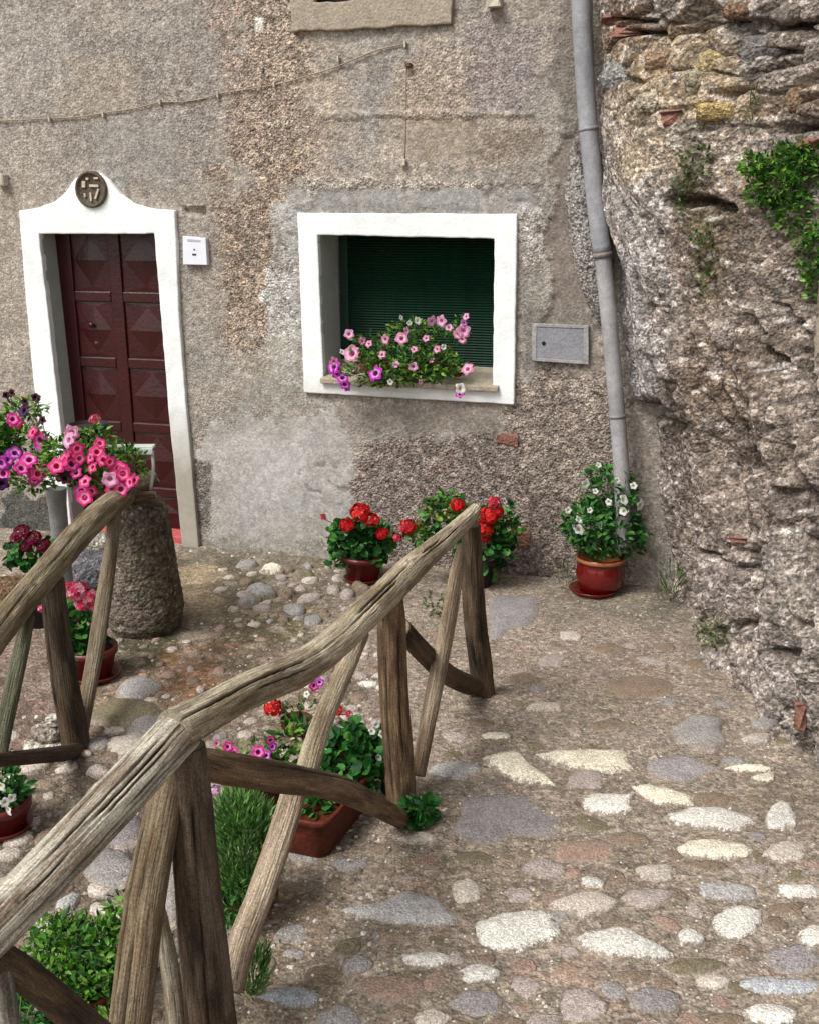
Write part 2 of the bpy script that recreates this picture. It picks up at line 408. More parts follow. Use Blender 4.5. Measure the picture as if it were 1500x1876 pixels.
def frame_strip(name, outer, inner, n_front, n_back, mat, closed, cols=None, wobble=.004, parent=house, step=.05, seed=1):
    """a moulding on the wall between an outer and an inner outline in (u, z), with slightly hand-made edges"""
    def res(pts, cnt):
        out = []
        for i in range(len(pts) - (0 if closed else 1)):
            a, b = pts[i], pts[(i + 1) % len(pts)]
            for k in range(cnt[i]): t = k / cnt[i]; out.append((a[0] + (b[0] - a[0]) * t, a[1] + (b[1] - a[1]) * t))
        if not closed: out.append(pts[-1])
        return out
    cnt = []
    for i in range(len(outer) - (0 if closed else 1)):
        a, b = outer[i], outer[(i + 1) % len(outer)]; cnt.append(max(1, int(math.hypot(a[0] - b[0], a[1] - b[1]) / step)))
    O, I = res(outer, cnt), res(inner, cnt); n = len(O); v = []; r = random.Random(seed); wobble *= .45
    for lst in (O, I):
        for (u, z) in lst: v.append((u + r.uniform(-1, 1) * wobble, z + r.uniform(-1, 1) * wobble))
    V = []; C = []
    for off in (n_front, n_back):
        for (u, z) in v: V.append(wall_pt(u, z, off)); C.append(cols(u, z) if cols else (.8, .8, .8))
    f = []; N = n; m = n if closed else n - 1
    for i in range(m):
        j = (i + 1) % n
        f += [(i, j, N + j, N + i), (2 * N + i, 3 * N + i, 3 * N + j, 2 * N + j), (i, 2 * N + i, 2 * N + j, j), (N + i, N + j, 3 * N + j, 3 * N + i)]
    if not closed: f += [(0, N, 3 * N, 2 * N), (n - 1, 2 * N + n - 1, 3 * N + n - 1, N + n - 1)]
    return fix_normals(mk(name, V, f, mat, parent, C, smooth=False, bevel=.007))
W = wall_uz
white = np.array([.80, .82, .81])
# window surround with its deep reveal
def wincol(u, z):
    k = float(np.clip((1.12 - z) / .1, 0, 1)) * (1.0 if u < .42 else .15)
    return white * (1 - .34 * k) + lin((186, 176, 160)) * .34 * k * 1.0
wo_ = [W(548, 390), W(948, 392), W(943, 740), W(560, 718)]
wi_ = [W(585, 430), W(907, 437), W(904, 712), W(596, 694)]
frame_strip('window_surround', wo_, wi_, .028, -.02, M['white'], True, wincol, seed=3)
D = .27
v = []
for (u, z) in wi_: v.append(wall_pt(u, z, .002)); 
for (u, z) in wi_: v.append(wall_pt(u, z + (.03 if z < 1.2 else 0), -D))
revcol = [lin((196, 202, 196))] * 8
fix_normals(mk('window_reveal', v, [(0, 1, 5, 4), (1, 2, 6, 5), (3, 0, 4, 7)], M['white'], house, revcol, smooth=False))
sl, sr = wi_[3], wi_[2]
v = [wall_pt(sl[0] - .012, sl[1] - .02, .055), wall_pt(sr[0] + .035, sr[1] - .01, .055), wall_pt(sr[0] + .035, sr[1] + .045, -D + .0), wall_pt(sl[0] - .012, sl[1] + .05, -D)]
v += [p + Vector((0, 0, .030)) for p in v]
fix_normals(mk('window_sill', v, [(0, 1, 2, 3), (4, 7, 6, 5), (0, 4, 5, 1), (1, 5, 6, 2), (2, 6, 7, 3), (3, 7, 4, 0)], M['sillstone'], house, smooth=False, bevel=.005))
# green louvred shutters, closed
for k, (a, b) in enumerate(((-.50, .56),)):
    sh = wbox('shutter', a, b, 1.05, 1.97, -D - .035, -D - .02, M['green'], house, bevel=.002)
    for (p, q, r_, s_) in ((a, a + .055, 1.05, 1.97), (b - .055, b, 1.05, 1.97)):
        wbox('shutter_stile', p, q, r_, s_, -D - .0195, -D + .003, M['green'], sh)
    for (r_, s_) in ((1.05, 1.12), (1.91, 1.97)):
        wbox('shutter_rail', a + .056, b - .056, r_, s_, -D - .0195, -D + .006, M['green'], sh)
    z = 1.135
    vv, ffc = box((0, 0, 0), WD, (WN + Vector((0, 0, -.9))).normalized(), (Vector((0, 0, 1)) + WN * .9).normalized(), b - a - .115, .014, .006)
    base = None
    while z < 1.90:
        c = wall_pt((a + b) / 2, z, -D - .006)
        if base is None:
            base = fix_normals(mk('slat', [p for p in vv], ffc, M['green'], None, smooth=False)); o = base
        else: o = base.copy(); COL.objects.link(o)
        o.parent = sh; o.matrix_parent_inverse = Matrix.Identity(4)
        o.location = c; z += .0150
# upper window, only its lower edge in view
uo = [W(538, 58), W(830, 46)]
u_l, u_r, zb = uo[0][0], uo[1][0], (uo[0][1] + uo[1][1]) / 2
wl, wr_ = W(578, 6)[0], W(800, 2)[0]; zo = W(578, 6)[1]
frame_strip('upper_window_surround', [(u_l, 4.2), (u_r, 4.2), (u_r, zb), (u_l, zb)], [(wl, 4.05), (wr_, 4.05), (wr_, zo), (wl, zo)], .03, -.02, M['sillstone'], True, None, wobble=.012, seed=8)
wbox('upper_shutter', wl - .05, wr_ + .05, zo - .06, 3.74, -.16, -.12, M['darkshutter'], house)
wbox('upper_reveal_sill', wl - .01, wr_ + .01, zo - .05, zo - .004, -.119, -.022, M['sillstone'], house)

# door: surround, reveal, leaf of raised panels
top = [W(*p) for p in ((40, 386), (75, 381), (104, 370), (126, 352), (142, 328), (158, 318), (174, 315), (190, 318), (205, 331), (225, 355), (250, 373), (285, 383), (325, 385))]
def docol(u, z):
    if u > -1.65:
        k = float(np.clip((.95 - z) / .5, 0, 1)); k = max(k, 0); g = .10 * max(0, math.sin(z * 23 + u * 7)) ** 4
        return (white * (1 - k) + lin((178, 170, 156)) * k) * (1 - g)
    return white * (1 - .10 * max(0, math.sin(z * 19 + 2)) ** 6 - .12 * float(np.clip((.5 - z) / .5, 0, 1)))
outer = [W(104, 1012), W(88, 870), W(72, 750), W(56, 583)] + top + [W(333, 583), W(345, 735), W(351, 800), W(369, 1008)]
il, ir = (-2.298, 1.888), (-1.525, 1.893)
inner = [(-2.262, -.03), (-2.268, .35), (-2.275, .75), (-2.285, 1.3), il]
k_in = len(top) - 2
for i in range(k_in): t = (i + 1) / (k_in + 1); inner.append((il[0] + (ir[0] - il[0]) * t, il[1]))
inner += [ir, (-1.515, 1.3), (-1.508, .8), (-1.500, .6), (-1.478, -.03)]
frame_strip('door_surround', outer, inner, .03, -.02, M['white'], False, docol, seed=5)
DD = .135
v = []
pr = [(-2.262, -.03), il, ir, (-1.478, -.03)]
for (u, z) in pr: v.append(wall_pt(u, z, .002))
for (u, z) in pr: v.append(wall_pt(u, z, -DD - .03))
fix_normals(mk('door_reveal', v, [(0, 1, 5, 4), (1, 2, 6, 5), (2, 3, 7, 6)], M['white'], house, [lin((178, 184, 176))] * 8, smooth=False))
dl, dr = -2.30, -1.44
door = wbox('door', dl, dr, .05, 1.93, -DD - .045, -DD - .012, M['reddoor'], house)
mid = (dl + dr) / 2 - .03
for (a, b) in ((dl, dl + .10), (mid - .04, mid + .04), (dr - .10, dr)): wbox('stile', a, b, .05, 1.93, -DD - .0115, -DD + .002, M['reddoor'], door)
rails = [.05, .285, .70, 1.105, 1.51, 1.93]
for z in rails[1:5]:
    for (a, b) in ((dl + .101, mid - .041), (mid + .041, dr - .101)):
        wbox('rail', a, b, z - .035, z + .03, -DD - .0115, -DD + .004, M['reddoor'], door, bevel=.012)
for i in range(5):
    z0, z1 = rails[i] + (.032 if i else .0), rails[i + 1] - (.037 if i < 4 else 0.02)
    for (a, b) in ((dl + .102, mid - .042), (mid + .042, dr - .102)):
        cu, cz = (a + b) / 2, (z0 + z1) / 2; n0, n1 = -DD - .0118, -DD - .003
        hu, hz = (b - a) / 2, (z1 - z0) / 2
        V = [wall_pt(cu - hu, cz - hz, n0), wall_pt(cu + hu, cz - hz, n0), wall_pt(cu + hu, cz + hz, n0), wall_pt(cu - hu, cz + hz, n0),
             wall_pt(cu, cz - hz * .86, n0 + .003), wall_pt(cu + hu * .86, cz, n0 + .003), wall_pt(cu, cz + hz * .86, n0 + .003), wall_pt(cu - hu * .86, cz, n0 + .003), wall_pt(cu, cz, n1 + .012)]
        fcs = [(0, 1, 4), (1, 5, 4), (1, 2, 5), (2, 6, 5), (2, 3, 6), (3, 7, 6), (3, 0, 7), (0, 4, 7), (4, 5, 8), (5, 6, 8), (6, 7, 8), (7, 4, 8)]
        fix_normals(mk('panel', V, fcs, M['reddoor'], door, smooth=False))
def lathe(name, c, prof, mat, parent, seg=32, axis=None, cols=None):
    V = []; f = []
    ax = Vector(axis) if axis else Vector((0, 0, 1)); q = ax.to_track_quat('Z', 'Y')
    for (r, h) in prof:
        for k in range(seg):
            a = 2 * pi * k / seg; V.append(Vector(c) + q @ Vector((r * cos(a), r * sin(a), h)))
    for i in range(len(prof) - 1):
        for k in range(seg):
            j = (k + 1) % seg; f.append((i * seg + k, i * seg + j, (i + 1) * seg + j, (i + 1) * seg + k))
    f.append(tuple(reversed(range(seg)))); f.append(tuple((len(prof) - 1) * seg + k for k in range(seg)))
    return fix_normals(mk(name, V, f, mat, parent, cols))
ku, kz = -2.08, 1.335
kb = lathe('door_knob', wall_pt(ku, kz, -DD - .010), [(.024, 0), (.024, .005), (.008, .008), (.008, .025), (.016, .030), (.018, .040), (.012, .048), (.003, .050)], M['reddoor'], door, 20, axis=WN)
lathe('keyhole_plate', wall_pt(ku + .008, kz - .11, -DD - .010), [(.016, 0), (.016, .006), (.006, .010)], M['medal'], door, 16, axis=WN)
wbox('door_step', -2.262, -1.472, -.04, .045, -.16, -.004, M['step'], house, bevel=.01)
# round medallion with pale relief strokes above the lintel
mu, mz = W(174, 347)
lathe('medallion', wall_pt(mu, mz, .02), [(.104, 0), (.104, .022), (.096, .030), (.088, .026), (.084, .016), (.004, .016)], M['medal'], house, 40, axis=WN)
def strokes(parent, name, lines, cu, cz, n0, n1, w, mat):
    V = []; Fc = []
    for (x0, y0, x1, y1, ww) in lines:
        a = Vector((x0, y0)); b = Vector((x1, y1)); d = (b - a).normalized(); p = Vector((-d.y, d.x)) * ww * w / 2
        q = [a + p, a - p, b - p, b + p]; k = len(V)
        for off in (n0, n1):
            for s in q: V.append(wall_pt(cu + s.x, cz + s.y, off))
        Fc += [(k, k + 1, k + 2, k + 3), (k + 4, k + 7, k + 6, k + 5), (k, k + 4, k + 5, k + 1), (k + 1, k + 5, k + 6, k + 2), (k + 2, k + 6, k + 7, k + 3), (k + 3, k + 7, k + 4, k)]
    o = fix_normals(mk(name, V, Fc, mat, parent, smooth=False, bevel=.002)); return o
s = .0011 / 5.2 * 5.0   # strokes traced on the disc, metres per sixteenth of a pixel
def mp(x, y): return ((x - 730) * s * .19, -(y - 690) * s * .19)
L = []
for (x0, y0, x1, y1, ww) in ((520, 460, 500, 640, 1.6), (600, 400, 690, 400, .9), (860, 385, 1010, 385, .8), (700, 590, 1000, 600, 1.0), (715, 780, 715, 1020, .9), (990, 680, 860, 960, .9), (520, 800, 530, 900, .8)):
    a = mp(x0, y0); b = mp(x1, y1); L.append((a[0], a[1], b[0], b[1], ww))
strokes(house, 'medallion_relief', L, mu, mz, .034, .046, .014, M['palestone'])

# flush meter cover, loose bricks that show through the render
cv = [W(975, 592), W(1078, 596), W(1078, 667), W(975, 660)]
def wpoly(name, pts, n0, n1, mat, parent, bevel=.003):
    k = len(pts); V = [wall_pt(u, z, n1) for u, z in pts] + [wall_pt(u, z, n0) for u, z in pts]
    f = [tuple(range(k)), tuple(range(2 * k - 1, k - 1, -1))] + [(i, k + i, k + (i + 1) % k, (i + 1) % k) for i in range(k)]
    return fix_normals(mk(name, V, f, mat, parent, smooth=False, bevel=bevel))
mc = wpoly('meter_cover', cv, -.02, .012, M['cover'], house)
ins = [((u * .92 + cv[(i + 2) % 4][0] * .08), (z * .92 + cv[(i + 2) % 4][1] * .08)) for i, (u, z) in enumerate(cv)]
frame_strip('cover_rim', cv, ins, .016, .0122, M['coverrim'], True, None, wobble=.001, parent=mc, seed=4)
lathe('cover_lock', wall_pt(*W(996, 628), .0125), [(.010, 0), (.010, .004), (.002, .005)], M['black'], mc, 12, axis=WN)
def rough_block(name, c, ax, ay, az, sx, sy, sz, mat, parent, seed, cols=None, irr=.12):
    r = random.Random(seed); bm = bmesh.new(); bmesh.ops.create_cube(bm, size=1.0)
    bmesh.ops.bevel(bm, geom=bm.edges[:], offset=.09, segments=1, affect='EDGES')
    V = []
    for p in bm.verts:
        q = Vector((p.co.x * sx, p.co.y * sy, p.co.z * sz)) + Vector((r.uniform(-1, 1) * sx, r.uniform(-1, 1) * sy, r.uniform(-1, 1) * sz)) * irr * .5
        V.append(Vector(c) + Vector(ax) * q.x + Vector(ay) * q.y + Vector(az) * q.z)
    bm.verts.index_update(); fcs = [tuple(v_.index for v_ in f_.verts) for f_ in bm.faces]; bm.free()
    return mk(name, V, fcs, mat, parent, None if cols is None else np.ones((len(V), 3)) * cols, smooth=False)
for i, (x, y, w, h) in enumerate(((930, 806, 34, 20), (955, 985, 32, 26), (592, 945, 10, 8))):
    p = on_wall(x, y, .0); rough_block('brick', p, WD, WN, (0, 0, 1), px_size(p, w), .022, px_size(p, h), M['brick'], house, 40 + i, irr=.4)

# ------------------------------------------------------------------ things fixed on the wall
def spline(pts, step):
    """Catmull-Rom through (x,y,z,r) points, resampled"""
    P = [Vector(p[:3]) for p in pts]; R = [p[3] for p in pts]; out = []
    n = len(P)
    for i in range(n - 1):
        p0, p1, p2, p3 = P[max(i - 1, 0)], P[i], P[i + 1], P[min(i + 2, n - 1)]
        k = max(2, int((p2 - p1).length / step))
        for j in range(k):
            t = j / k
            q = .5 * ((2 * p1) + (p2 - p0) * t + (2 * p0 - 5 * p1 + 4 * p2 - p3) * t * t + (3 * p1 - p0 - 3 * p2 + p3) * t ** 3)
            out.append((q, R[i] + (R[i + 1] - R[i]) * t))
    out.append((P[-1], R[-1])); return out
def tube(name, pts, mat, parent, seg=10, step=.03, cols=None):
    sp = spline(pts, step); V = []; f = []; up = Vector((.3, .2, 1)).normalized()
    for i, (c, r) in enumerate(sp):
        a = sp[max(i - 1, 0)][0]; b = sp[min(i + 1, len(sp) - 1)][0]; t = (b - a).normalized()
        x = t.cross(up).normalized() if abs(t.dot(up)) < .98 else t.cross(Vector((1, 0, 0))).normalized(); y = t.cross(x)
        for k in range(seg): an = 2 * pi * k / seg; V.append(c + (x * cos(an) + y * sin(an)) * r)
    n = len(sp)
    for i in range(n - 1):
        for k in range(seg): j = (k + 1) % seg; f.append((i * seg + k, i * seg + j, (i + 1) * seg + j, (i + 1) * seg + k))
    f.append(tuple(range(seg))); f.append(tuple((n - 1) * seg + k for k in range(seg)))
    return fix_normals(mk(name, V, f, mat, parent, None if cols is None else [cols] * len(V)))
dp = [on_wall(x, y, .14) for x, y in ((1062, -60), (1066, 60), (1076, 220), (1092, 380), (1103, 465), (1116, 600), (1128, 735), (1138, 870), (1142, 1010))]
pipe = thing('drainpipe', 'long grey leaning drainpipe running down beside the rock', 'drainpipe', dp[-1])
g1, g2 = lin((158, 158, 162)), lin((170, 168, 168))
tube('upper_pipe', [(*p, .047) for p in dp[:5]], M['pipe'], pipe, 20, .05, g1)
tube('lower_pipe', [(*p, .042) for p in dp[4:]], M['pipe'], pipe, 20, .05, g2)
tube('collar', [(*dp[4].lerp(dp[3], .03), .0495), (*dp[4].lerp(dp[5], .05), .049)], M['pipe'], pipe, 20, .02, lin((136, 124, 118)))
for a, b, t in ((2, 3, .1), (6, 7, .2)):
    c = dp[a].lerp(dp[b], t); d_ = (dp[b] - dp[a]).normalized()
    br = tube('bracket', [(*(c - d_ * .008), .0445 + .005 * (a == 2)), (*(c + d_ * .008), .0445 + .005 * (a == 2))], M['pipe'], pipe, 20, .02, g1 * .8)
cb = [on_wall(x, y, .05) for x, y in ((1082, -60), (1084, 60), (1086, 130), (1075, 160))]
tag(tube('thin_cable', [(*p, .006) for p in cb], M['pipe'], None, 6, .05, lin((190, 188, 184))), 'short thin pale cable hanging just right of the drainpipe top', 'cable')

pl = thing('number_plaque', 'small square white house number plaque right of the door', 'plaque', on_wall(361, 486))
pq = [W(340, 432), W(382, 436), W(385, 485), W(341, 484)]
wpoly('plate', pq, .0, .034, M['plaque'], pl)
cu, cz = W(361, 459)
strokes(pl, 'plaque_marks', [(-.014, -.020, .012, -.021, 1.0), (.0, .012, .0, .002, .8)], cu + .002, cz, .0345, .036, .011, M['ink'])
strokes(pl, 'plaque_heading', [(-.040, .060, .045, .056, 1.0)], cu, cz, .0345, .036, .012, M['ink_pale'])

wire = thing('wall_cable', 'cream cable clipped in a rising line across the upper wall', 'cable', on_wall(0, 220))
wp = [(-60, 222), (0, 221), (92, 217), (145, 214), (190, 207), (250, 198), (294, 187), (330, 187), (372, 181), (400, 172), (450, 164), (510, 154), (560, 140), (620, 121), (690, 92), (742, 80)]
tube('cable_run', [(*on_wall(x, y, .010), .0035) for x, y in wp], M['cable'], wire, 6, .05)
for x, y in ((92, 219), (190, 210), (294, 187), (400, 174), (503, 155), (620, 108), (742, 82)):
    p = on_wall(x, y, .012); rough_block('clip', p, WD, WN, (0, 0, 1), 0.010, .022, .030, M['palestone'], wire, x)
hang = thing('hanging_cord', 'short brown cord with white end above the green window', 'cord', on_wall(740, 300))
tube('cord', [(*on_wall(x, y, .003), .0022) for x, y in ((744, 118), (743, 200), (741, 290))], M['cable'], hang, 6, .05)
p = on_wall(739, 298, .02); rough_block('cord_end', p, WD, WN, (0, 0, 1), 0.024, .03, .034, M['palestone'], hang, 3)
p = on_wall(748, 119, .015); rough_block('cord_hook', p, WD, WN, (0, 0, 1), .03, .04, .02, M['medal'], hang, 4)
p = on_wall(905, 2, .03); tag(rough_block('wall_insulator', p, WD, WN, (0, 0, 1), .07, .06, .06, M['palestone'], None, 5), 'small cream insulator block high on the wall above the window', 'insulator')
p = on_wall(4, 330, .02); tag(rough_block('wall_stone_stub', p, WD, WN, (0, 0, 1), .06, .07, .07, M['palestone'], None, 6), 'pale stub of stone sticking out of the wall left of the medallion', 'stone')

# ------------------------------------------------------------------ GROUND
GX0, GX1, GY0, GY1 = -3.2, 2.3, 1.1, 7.1
ngx, ngy = 680, 760
gx = np.linspace(GX0, GX1, ngx)[:, None] * np.ones((1, ngy)); gy = np.ones((ngx, 1)) * np.linspace(GY0, GY1, ngy)[None, :]
PG = np.stack([gx, gy, gx * 0], -1); px_, py_ = project(PG.reshape(-1, 3)); px_ = px_.reshape(gx.shape); py_ = py_.reshape(gx.shape)
gw = fbm(gx * 3, gy * 3, gx * 0, 4, 101); gw2 = fbm(gx * 12, gy * 12, gx * 0, 4, 111)
gc = np.ones(gx.shape + (3,)) * lin((154, 138, 119)); gd = np.full(gx.shape, .5)
def gpatch(x0, y0, x1, y1, soft=25, w=50):
    cx, cy, hx, hy = (x0 + x1) / 2, (y0 + y1) / 2, (x1 - x0) / 2, (y1 - y0) / 2
    d = np.maximum(np.abs(px_ - cx) - hx, np.abs(py_ - cy) - hy) + gw * w + gw2 * w * .4
    return 1 - sst(-soft, soft, d)
def glay(mask, c, k=1.0, r=None):
    global gc, gd
    m = (mask * k)[..., None]; gc = gc * (1 - m) + lin(c) * m
    if r is not None: gd = gd * (1 - mask * k) + r * mask * k
glay(sst(-.1, .5, gw), (134, 118, 98), .6)
glay(sst(0, .5, fbm(gx * 5, gy * 5, gx * 0 + 4, 3, 131)), (164, 146, 126), .5)
glay(gpatch(800, 1150, 1300, 1330, 40), (152, 134, 116), .7, .2)
glay(gpatch(700, 1560, 1000, 1680, 40), (142, 122, 96), .5)
glay(gpatch(440, 1600, 620, 1876, 40), (138, 118, 92), .7)
glay(gpatch(-200, 1120, 150, 1385, 12, 14), (138, 112, 98), .95, .12)
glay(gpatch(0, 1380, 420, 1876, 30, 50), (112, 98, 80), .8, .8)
glay(gpatch(180, 1180, 640, 1330, 30, 60), (134, 110, 84), .8, 1.0)
glay(gpatch(330, 1030, 425, 1130, 12, 22), (164, 142, 106), .9, .12)
glay(gpatch(330, 1005, 640, 1032, 10, 14), (120, 110, 90), .7, .3)
glay(gpatch(425, 1040, 700, 1130, 20, 30), (128, 114, 92), .8, .8)
glay(gpatch(215, 1165, 330, 1225, 14, 20), (70, 72, 34), .85, .8)
glay(gpatch(400, 1110, 560, 1180, 20, 30), (96, 88, 40), .7, .8)
glay(gpatch(300, 1195, 420, 1300, 20, 30), (152, 104, 62), .75, 1.0)
glay(gpatch(195, 1285, 330, 1340, 14, 22), (140, 104, 60), .7, .8)
glay(gpatch(600, 1090, 700, 1330, 20, 30), (146, 128, 112), .6, .8)
glay(gpatch(330, 1330, 500, 1700, 20, 30), (122, 104, 86), .6, .8)
glay(gpatch(990, 1080, 1250, 1140, 20, 30), (122, 112, 96), .6, .3)
glay(gpatch(1200, 1050, 1500, 1110, 20, 30), (96, 90, 78), .6, .3)
moss = sst(.25, .6, fbm(gx * 4, gy * 4, gx * 0 + 9, 4, 141)) * (px_ < 720)
glay(moss, (92, 88, 46), .4)
mossr = sst(.30, .6, fbm(gx * 5, gy * 5, gx * 0 + 19, 4, 151)) * (px_ >= 720)
glay(mossr, (142, 134, 96), .3)
pk = sst(.35, .6, fbm(gx * 8, gy * 8, gx * 0 + 29, 3, 161)); glay(pk, (164, 120, 98), .3)
b1, b2, b3 = cell(gx * 26, gy * 26, gx * 0 + .5, 7)
b1f, _, b3f = cell(gx * 60, gy * 60, gx * 0 + .5, 9)
gz = .012 * gw + .004 * gw2 + gd * (.018 * (.5 - b1) * sst(.3, .9, b3)) + .006 * (.5 - b1f) * sst(.2, .8, b3f) + .003 * fbm(gx * 50, gy * 50, gx * 0, 2, 171)
gc = gc * (1 + (.5 * (b3 - .5) * gd)[..., None]) * (1 + (.55 * (b3f - .5))[..., None])
lightp = sst(.86, .93, b3f) * sst(.55, .35, b1f) if False else (b3f > .88) * (b1f < .42)
glay(lightp * 1.0, (196, 182, 164), .6)
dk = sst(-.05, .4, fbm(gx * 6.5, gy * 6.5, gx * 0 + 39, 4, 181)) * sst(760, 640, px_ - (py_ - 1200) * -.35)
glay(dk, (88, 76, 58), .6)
glay(sst(.15, .5, fbm(gx * 9, gy * 9, gx * 0 + 49, 3, 191)) * (px_ < 640) * (py_ > 1060), (172, 156, 134), .5)
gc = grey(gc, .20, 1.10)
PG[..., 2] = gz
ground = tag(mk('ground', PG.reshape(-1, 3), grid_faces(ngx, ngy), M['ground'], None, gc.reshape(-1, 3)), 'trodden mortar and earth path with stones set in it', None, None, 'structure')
def ground_z(x, y):
    i = int(np.clip((x - GX0) / (GX1 - GX0) * (ngx - 1), 0, ngx - 1)); j = int(np.clip((y - GY0) / (GY1 - GY0) * (ngy - 1), 0, ngy - 1))
    return float(gz[i, j])
# the terrain goes on around the courtyard, a little lower
tv = [(-60, -60, -.05), (60, -60, -.05), (60, 60, -.05), (-60, 60, -.05)]
tag(mk('terrain', tv, [(0, 1, 2, 3)], M['ground'], None, np.ones((4, 3)) * lin((140, 124, 102)), smooth=False), 'bare brown ground beyond the courtyard', None, None, 'structure')

TONES = {'cream': (238, 228, 204), 'white': (226, 220, 210), 'pale': (202, 190, 176), 'grey': (160, 155, 150), 'lgrey': (186, 183, 178), 'bgrey': (190, 191, 194),
         'purple': (156, 149, 147), 'pink': (178, 164, 156), 'red': (164, 138, 122), 'brown': (140, 122, 104), 'moss': (130, 120, 96), 'dark': (108, 102, 98)}
def stone(name, outline, h, tone, parent=ground, seed=0, n=16, z0=None, dome=.35, flat=True):
    """one flat stone: outline in ground XY, standing h proud of the mortar"""
    r = random.Random(seed * 13 + 5); P = [Vector((p[0], p[1])) for p in outline]; m = len(P)
    c = sum(P, Vector((0, 0))) / m; O = []
    for k in range(n):
        t = k / n * m; i = int(t); q = t - i; p0, p1, p2, p3 = P[(i - 1) % m], P[i % m], P[(i + 1) % m], P[(i + 2) % m]
        s_ = .5 * ((2 * p1) + (p2 - p0) * q + (2 * p0 - 5 * p1 + 4 * p2 - p3) * q * q + (3 * p1 - p0 - 3 * p2 + p3) * q ** 3)
        O.append(c + (s_ - c) * r.uniform(.86, 1.08))
    gzc = ground_z(c.x, c.y) if z0 is None else z0
    rad = sum((o - c).length for o in O) / n
    V = []
    tx, ty = r.uniform(-.03, .03), r.uniform(-.03, .03)
    E_ = []
    for sc, zz_, ee in (((1.10, -.012, 1.0), (.96, h * .38, .62), (.72, h * .95, .22)) if flat else ((1.04, -.03, .5), (.97, h * .55, .3), (.72, h * .95, .1))):
        for o in O:
            q = c + (o - c) * sc * (r.uniform(.97, 1.03)); V.append((q.x, q.y, gzc + zz_ + (tx * (q.x - c.x) + ty * (q.y - c.y) if zz_ > 0 else 0) + r.uniform(-1, 1) * h * .16)); E_.append(ee)
    V.append((c.x, c.y, gzc + h * (1 + dome * .3))); E_.append(.0)
    f = []
    for a in range(2):
        for k in range(n): j = (k + 1) % n; f.append((a * n + k, a * n + j, (a + 1) * n + j, (a + 1) * n + k))
    for k in range(n): f.append((2 * n + k, 2 * n + (k + 1) % n, 3 * n))
    b = lin(TONES[tone]) * r.uniform(.9, 1.08)
    cols = np.ones((len(V), 3)) * b * (1 + np.random.RandomState(seed).uniform(-.08, .08, (len(V), 1)))
    return mk(name, V, f, M['stone'], parent, cols, attr={'edge': E_})
def ell_px(cx, cy, rx, ry, seed, jit=.16, n=9, ang=0.0):
    r = random.Random(seed); out = []
    for k in range(n):
        a = -2 * pi * k / n + ang; q = 1 + r.uniform(-jit, jit)
        p = on_ground(cx + rx * cos(a) * q, cy + ry * sin(a) * q); out.append((p.x, p.y))
    return out
def area(o): return sum(o[i][0] * o[(i + 1) % len(o)][1] - o[(i + 1) % len(o)][0] * o[i][1] for i in range(len(o))) / 2
def put(outl, h, tone, seed, name='paving_stone', **kw):
    if area(outl) < 0: outl = outl[::-1]
    return stone(name, outl, h, tone, seed=seed, **kw)
placed0 = []
taken = []
polys = [
 ([(885, 1392), (945, 1378), (968, 1398), (1015, 1438), (945, 1430)], 'cream'), ([(980, 1386), (1055, 1376), (1150, 1378), (1148, 1418), (1050, 1410)], 'cream'),
 ([(1160, 1443), (1205, 1439), (1272, 1462), (1262, 1476), (1195, 1472)], 'cream'), ([(828, 1488), (870, 1456), (965, 1450), (1048, 1500), (1010, 1532), (900, 1548), (836, 1530)], 'purple'),
 ([(625, 1668), (700, 1652), (752, 1632), (805, 1652), (836, 1694), (745, 1700), (680, 1690)], 'lgrey'), ([(1048, 1722), (1090, 1706), (1150, 1702), (1205, 1734), (1238, 1756), (1165, 1760), (1085, 1746)], 'white'),
 ([(892, 1100), (940, 1092), (986, 1094), (984, 1140), (940, 1150), (898, 1172)], 'purple'), ([(1228, 1490), (1300, 1480), (1382, 1500), (1372, 1524), (1290, 1520), (1232, 1506)], 'white'),
 ([(1246, 1545), (1310, 1540), (1375, 1548), (1370, 1570), (1260, 1572)], 'cream'), ([(1322, 1410), (1372, 1404), (1415, 1412), (1400, 1418)], 'cream'),
 ([(1372, 1428), (1412, 1420), (1420, 1430), (1405, 1437)], 'cream')]
for i, (pp, t) in enumerate(polys):
    put([tuple(on_ground(*q)[:2]) for q in pp], .014, t, 200 + i); taken.append((sum(q[0] for q in pp) / len(pp), sum(q[1] for q in pp) / len(pp), 60))
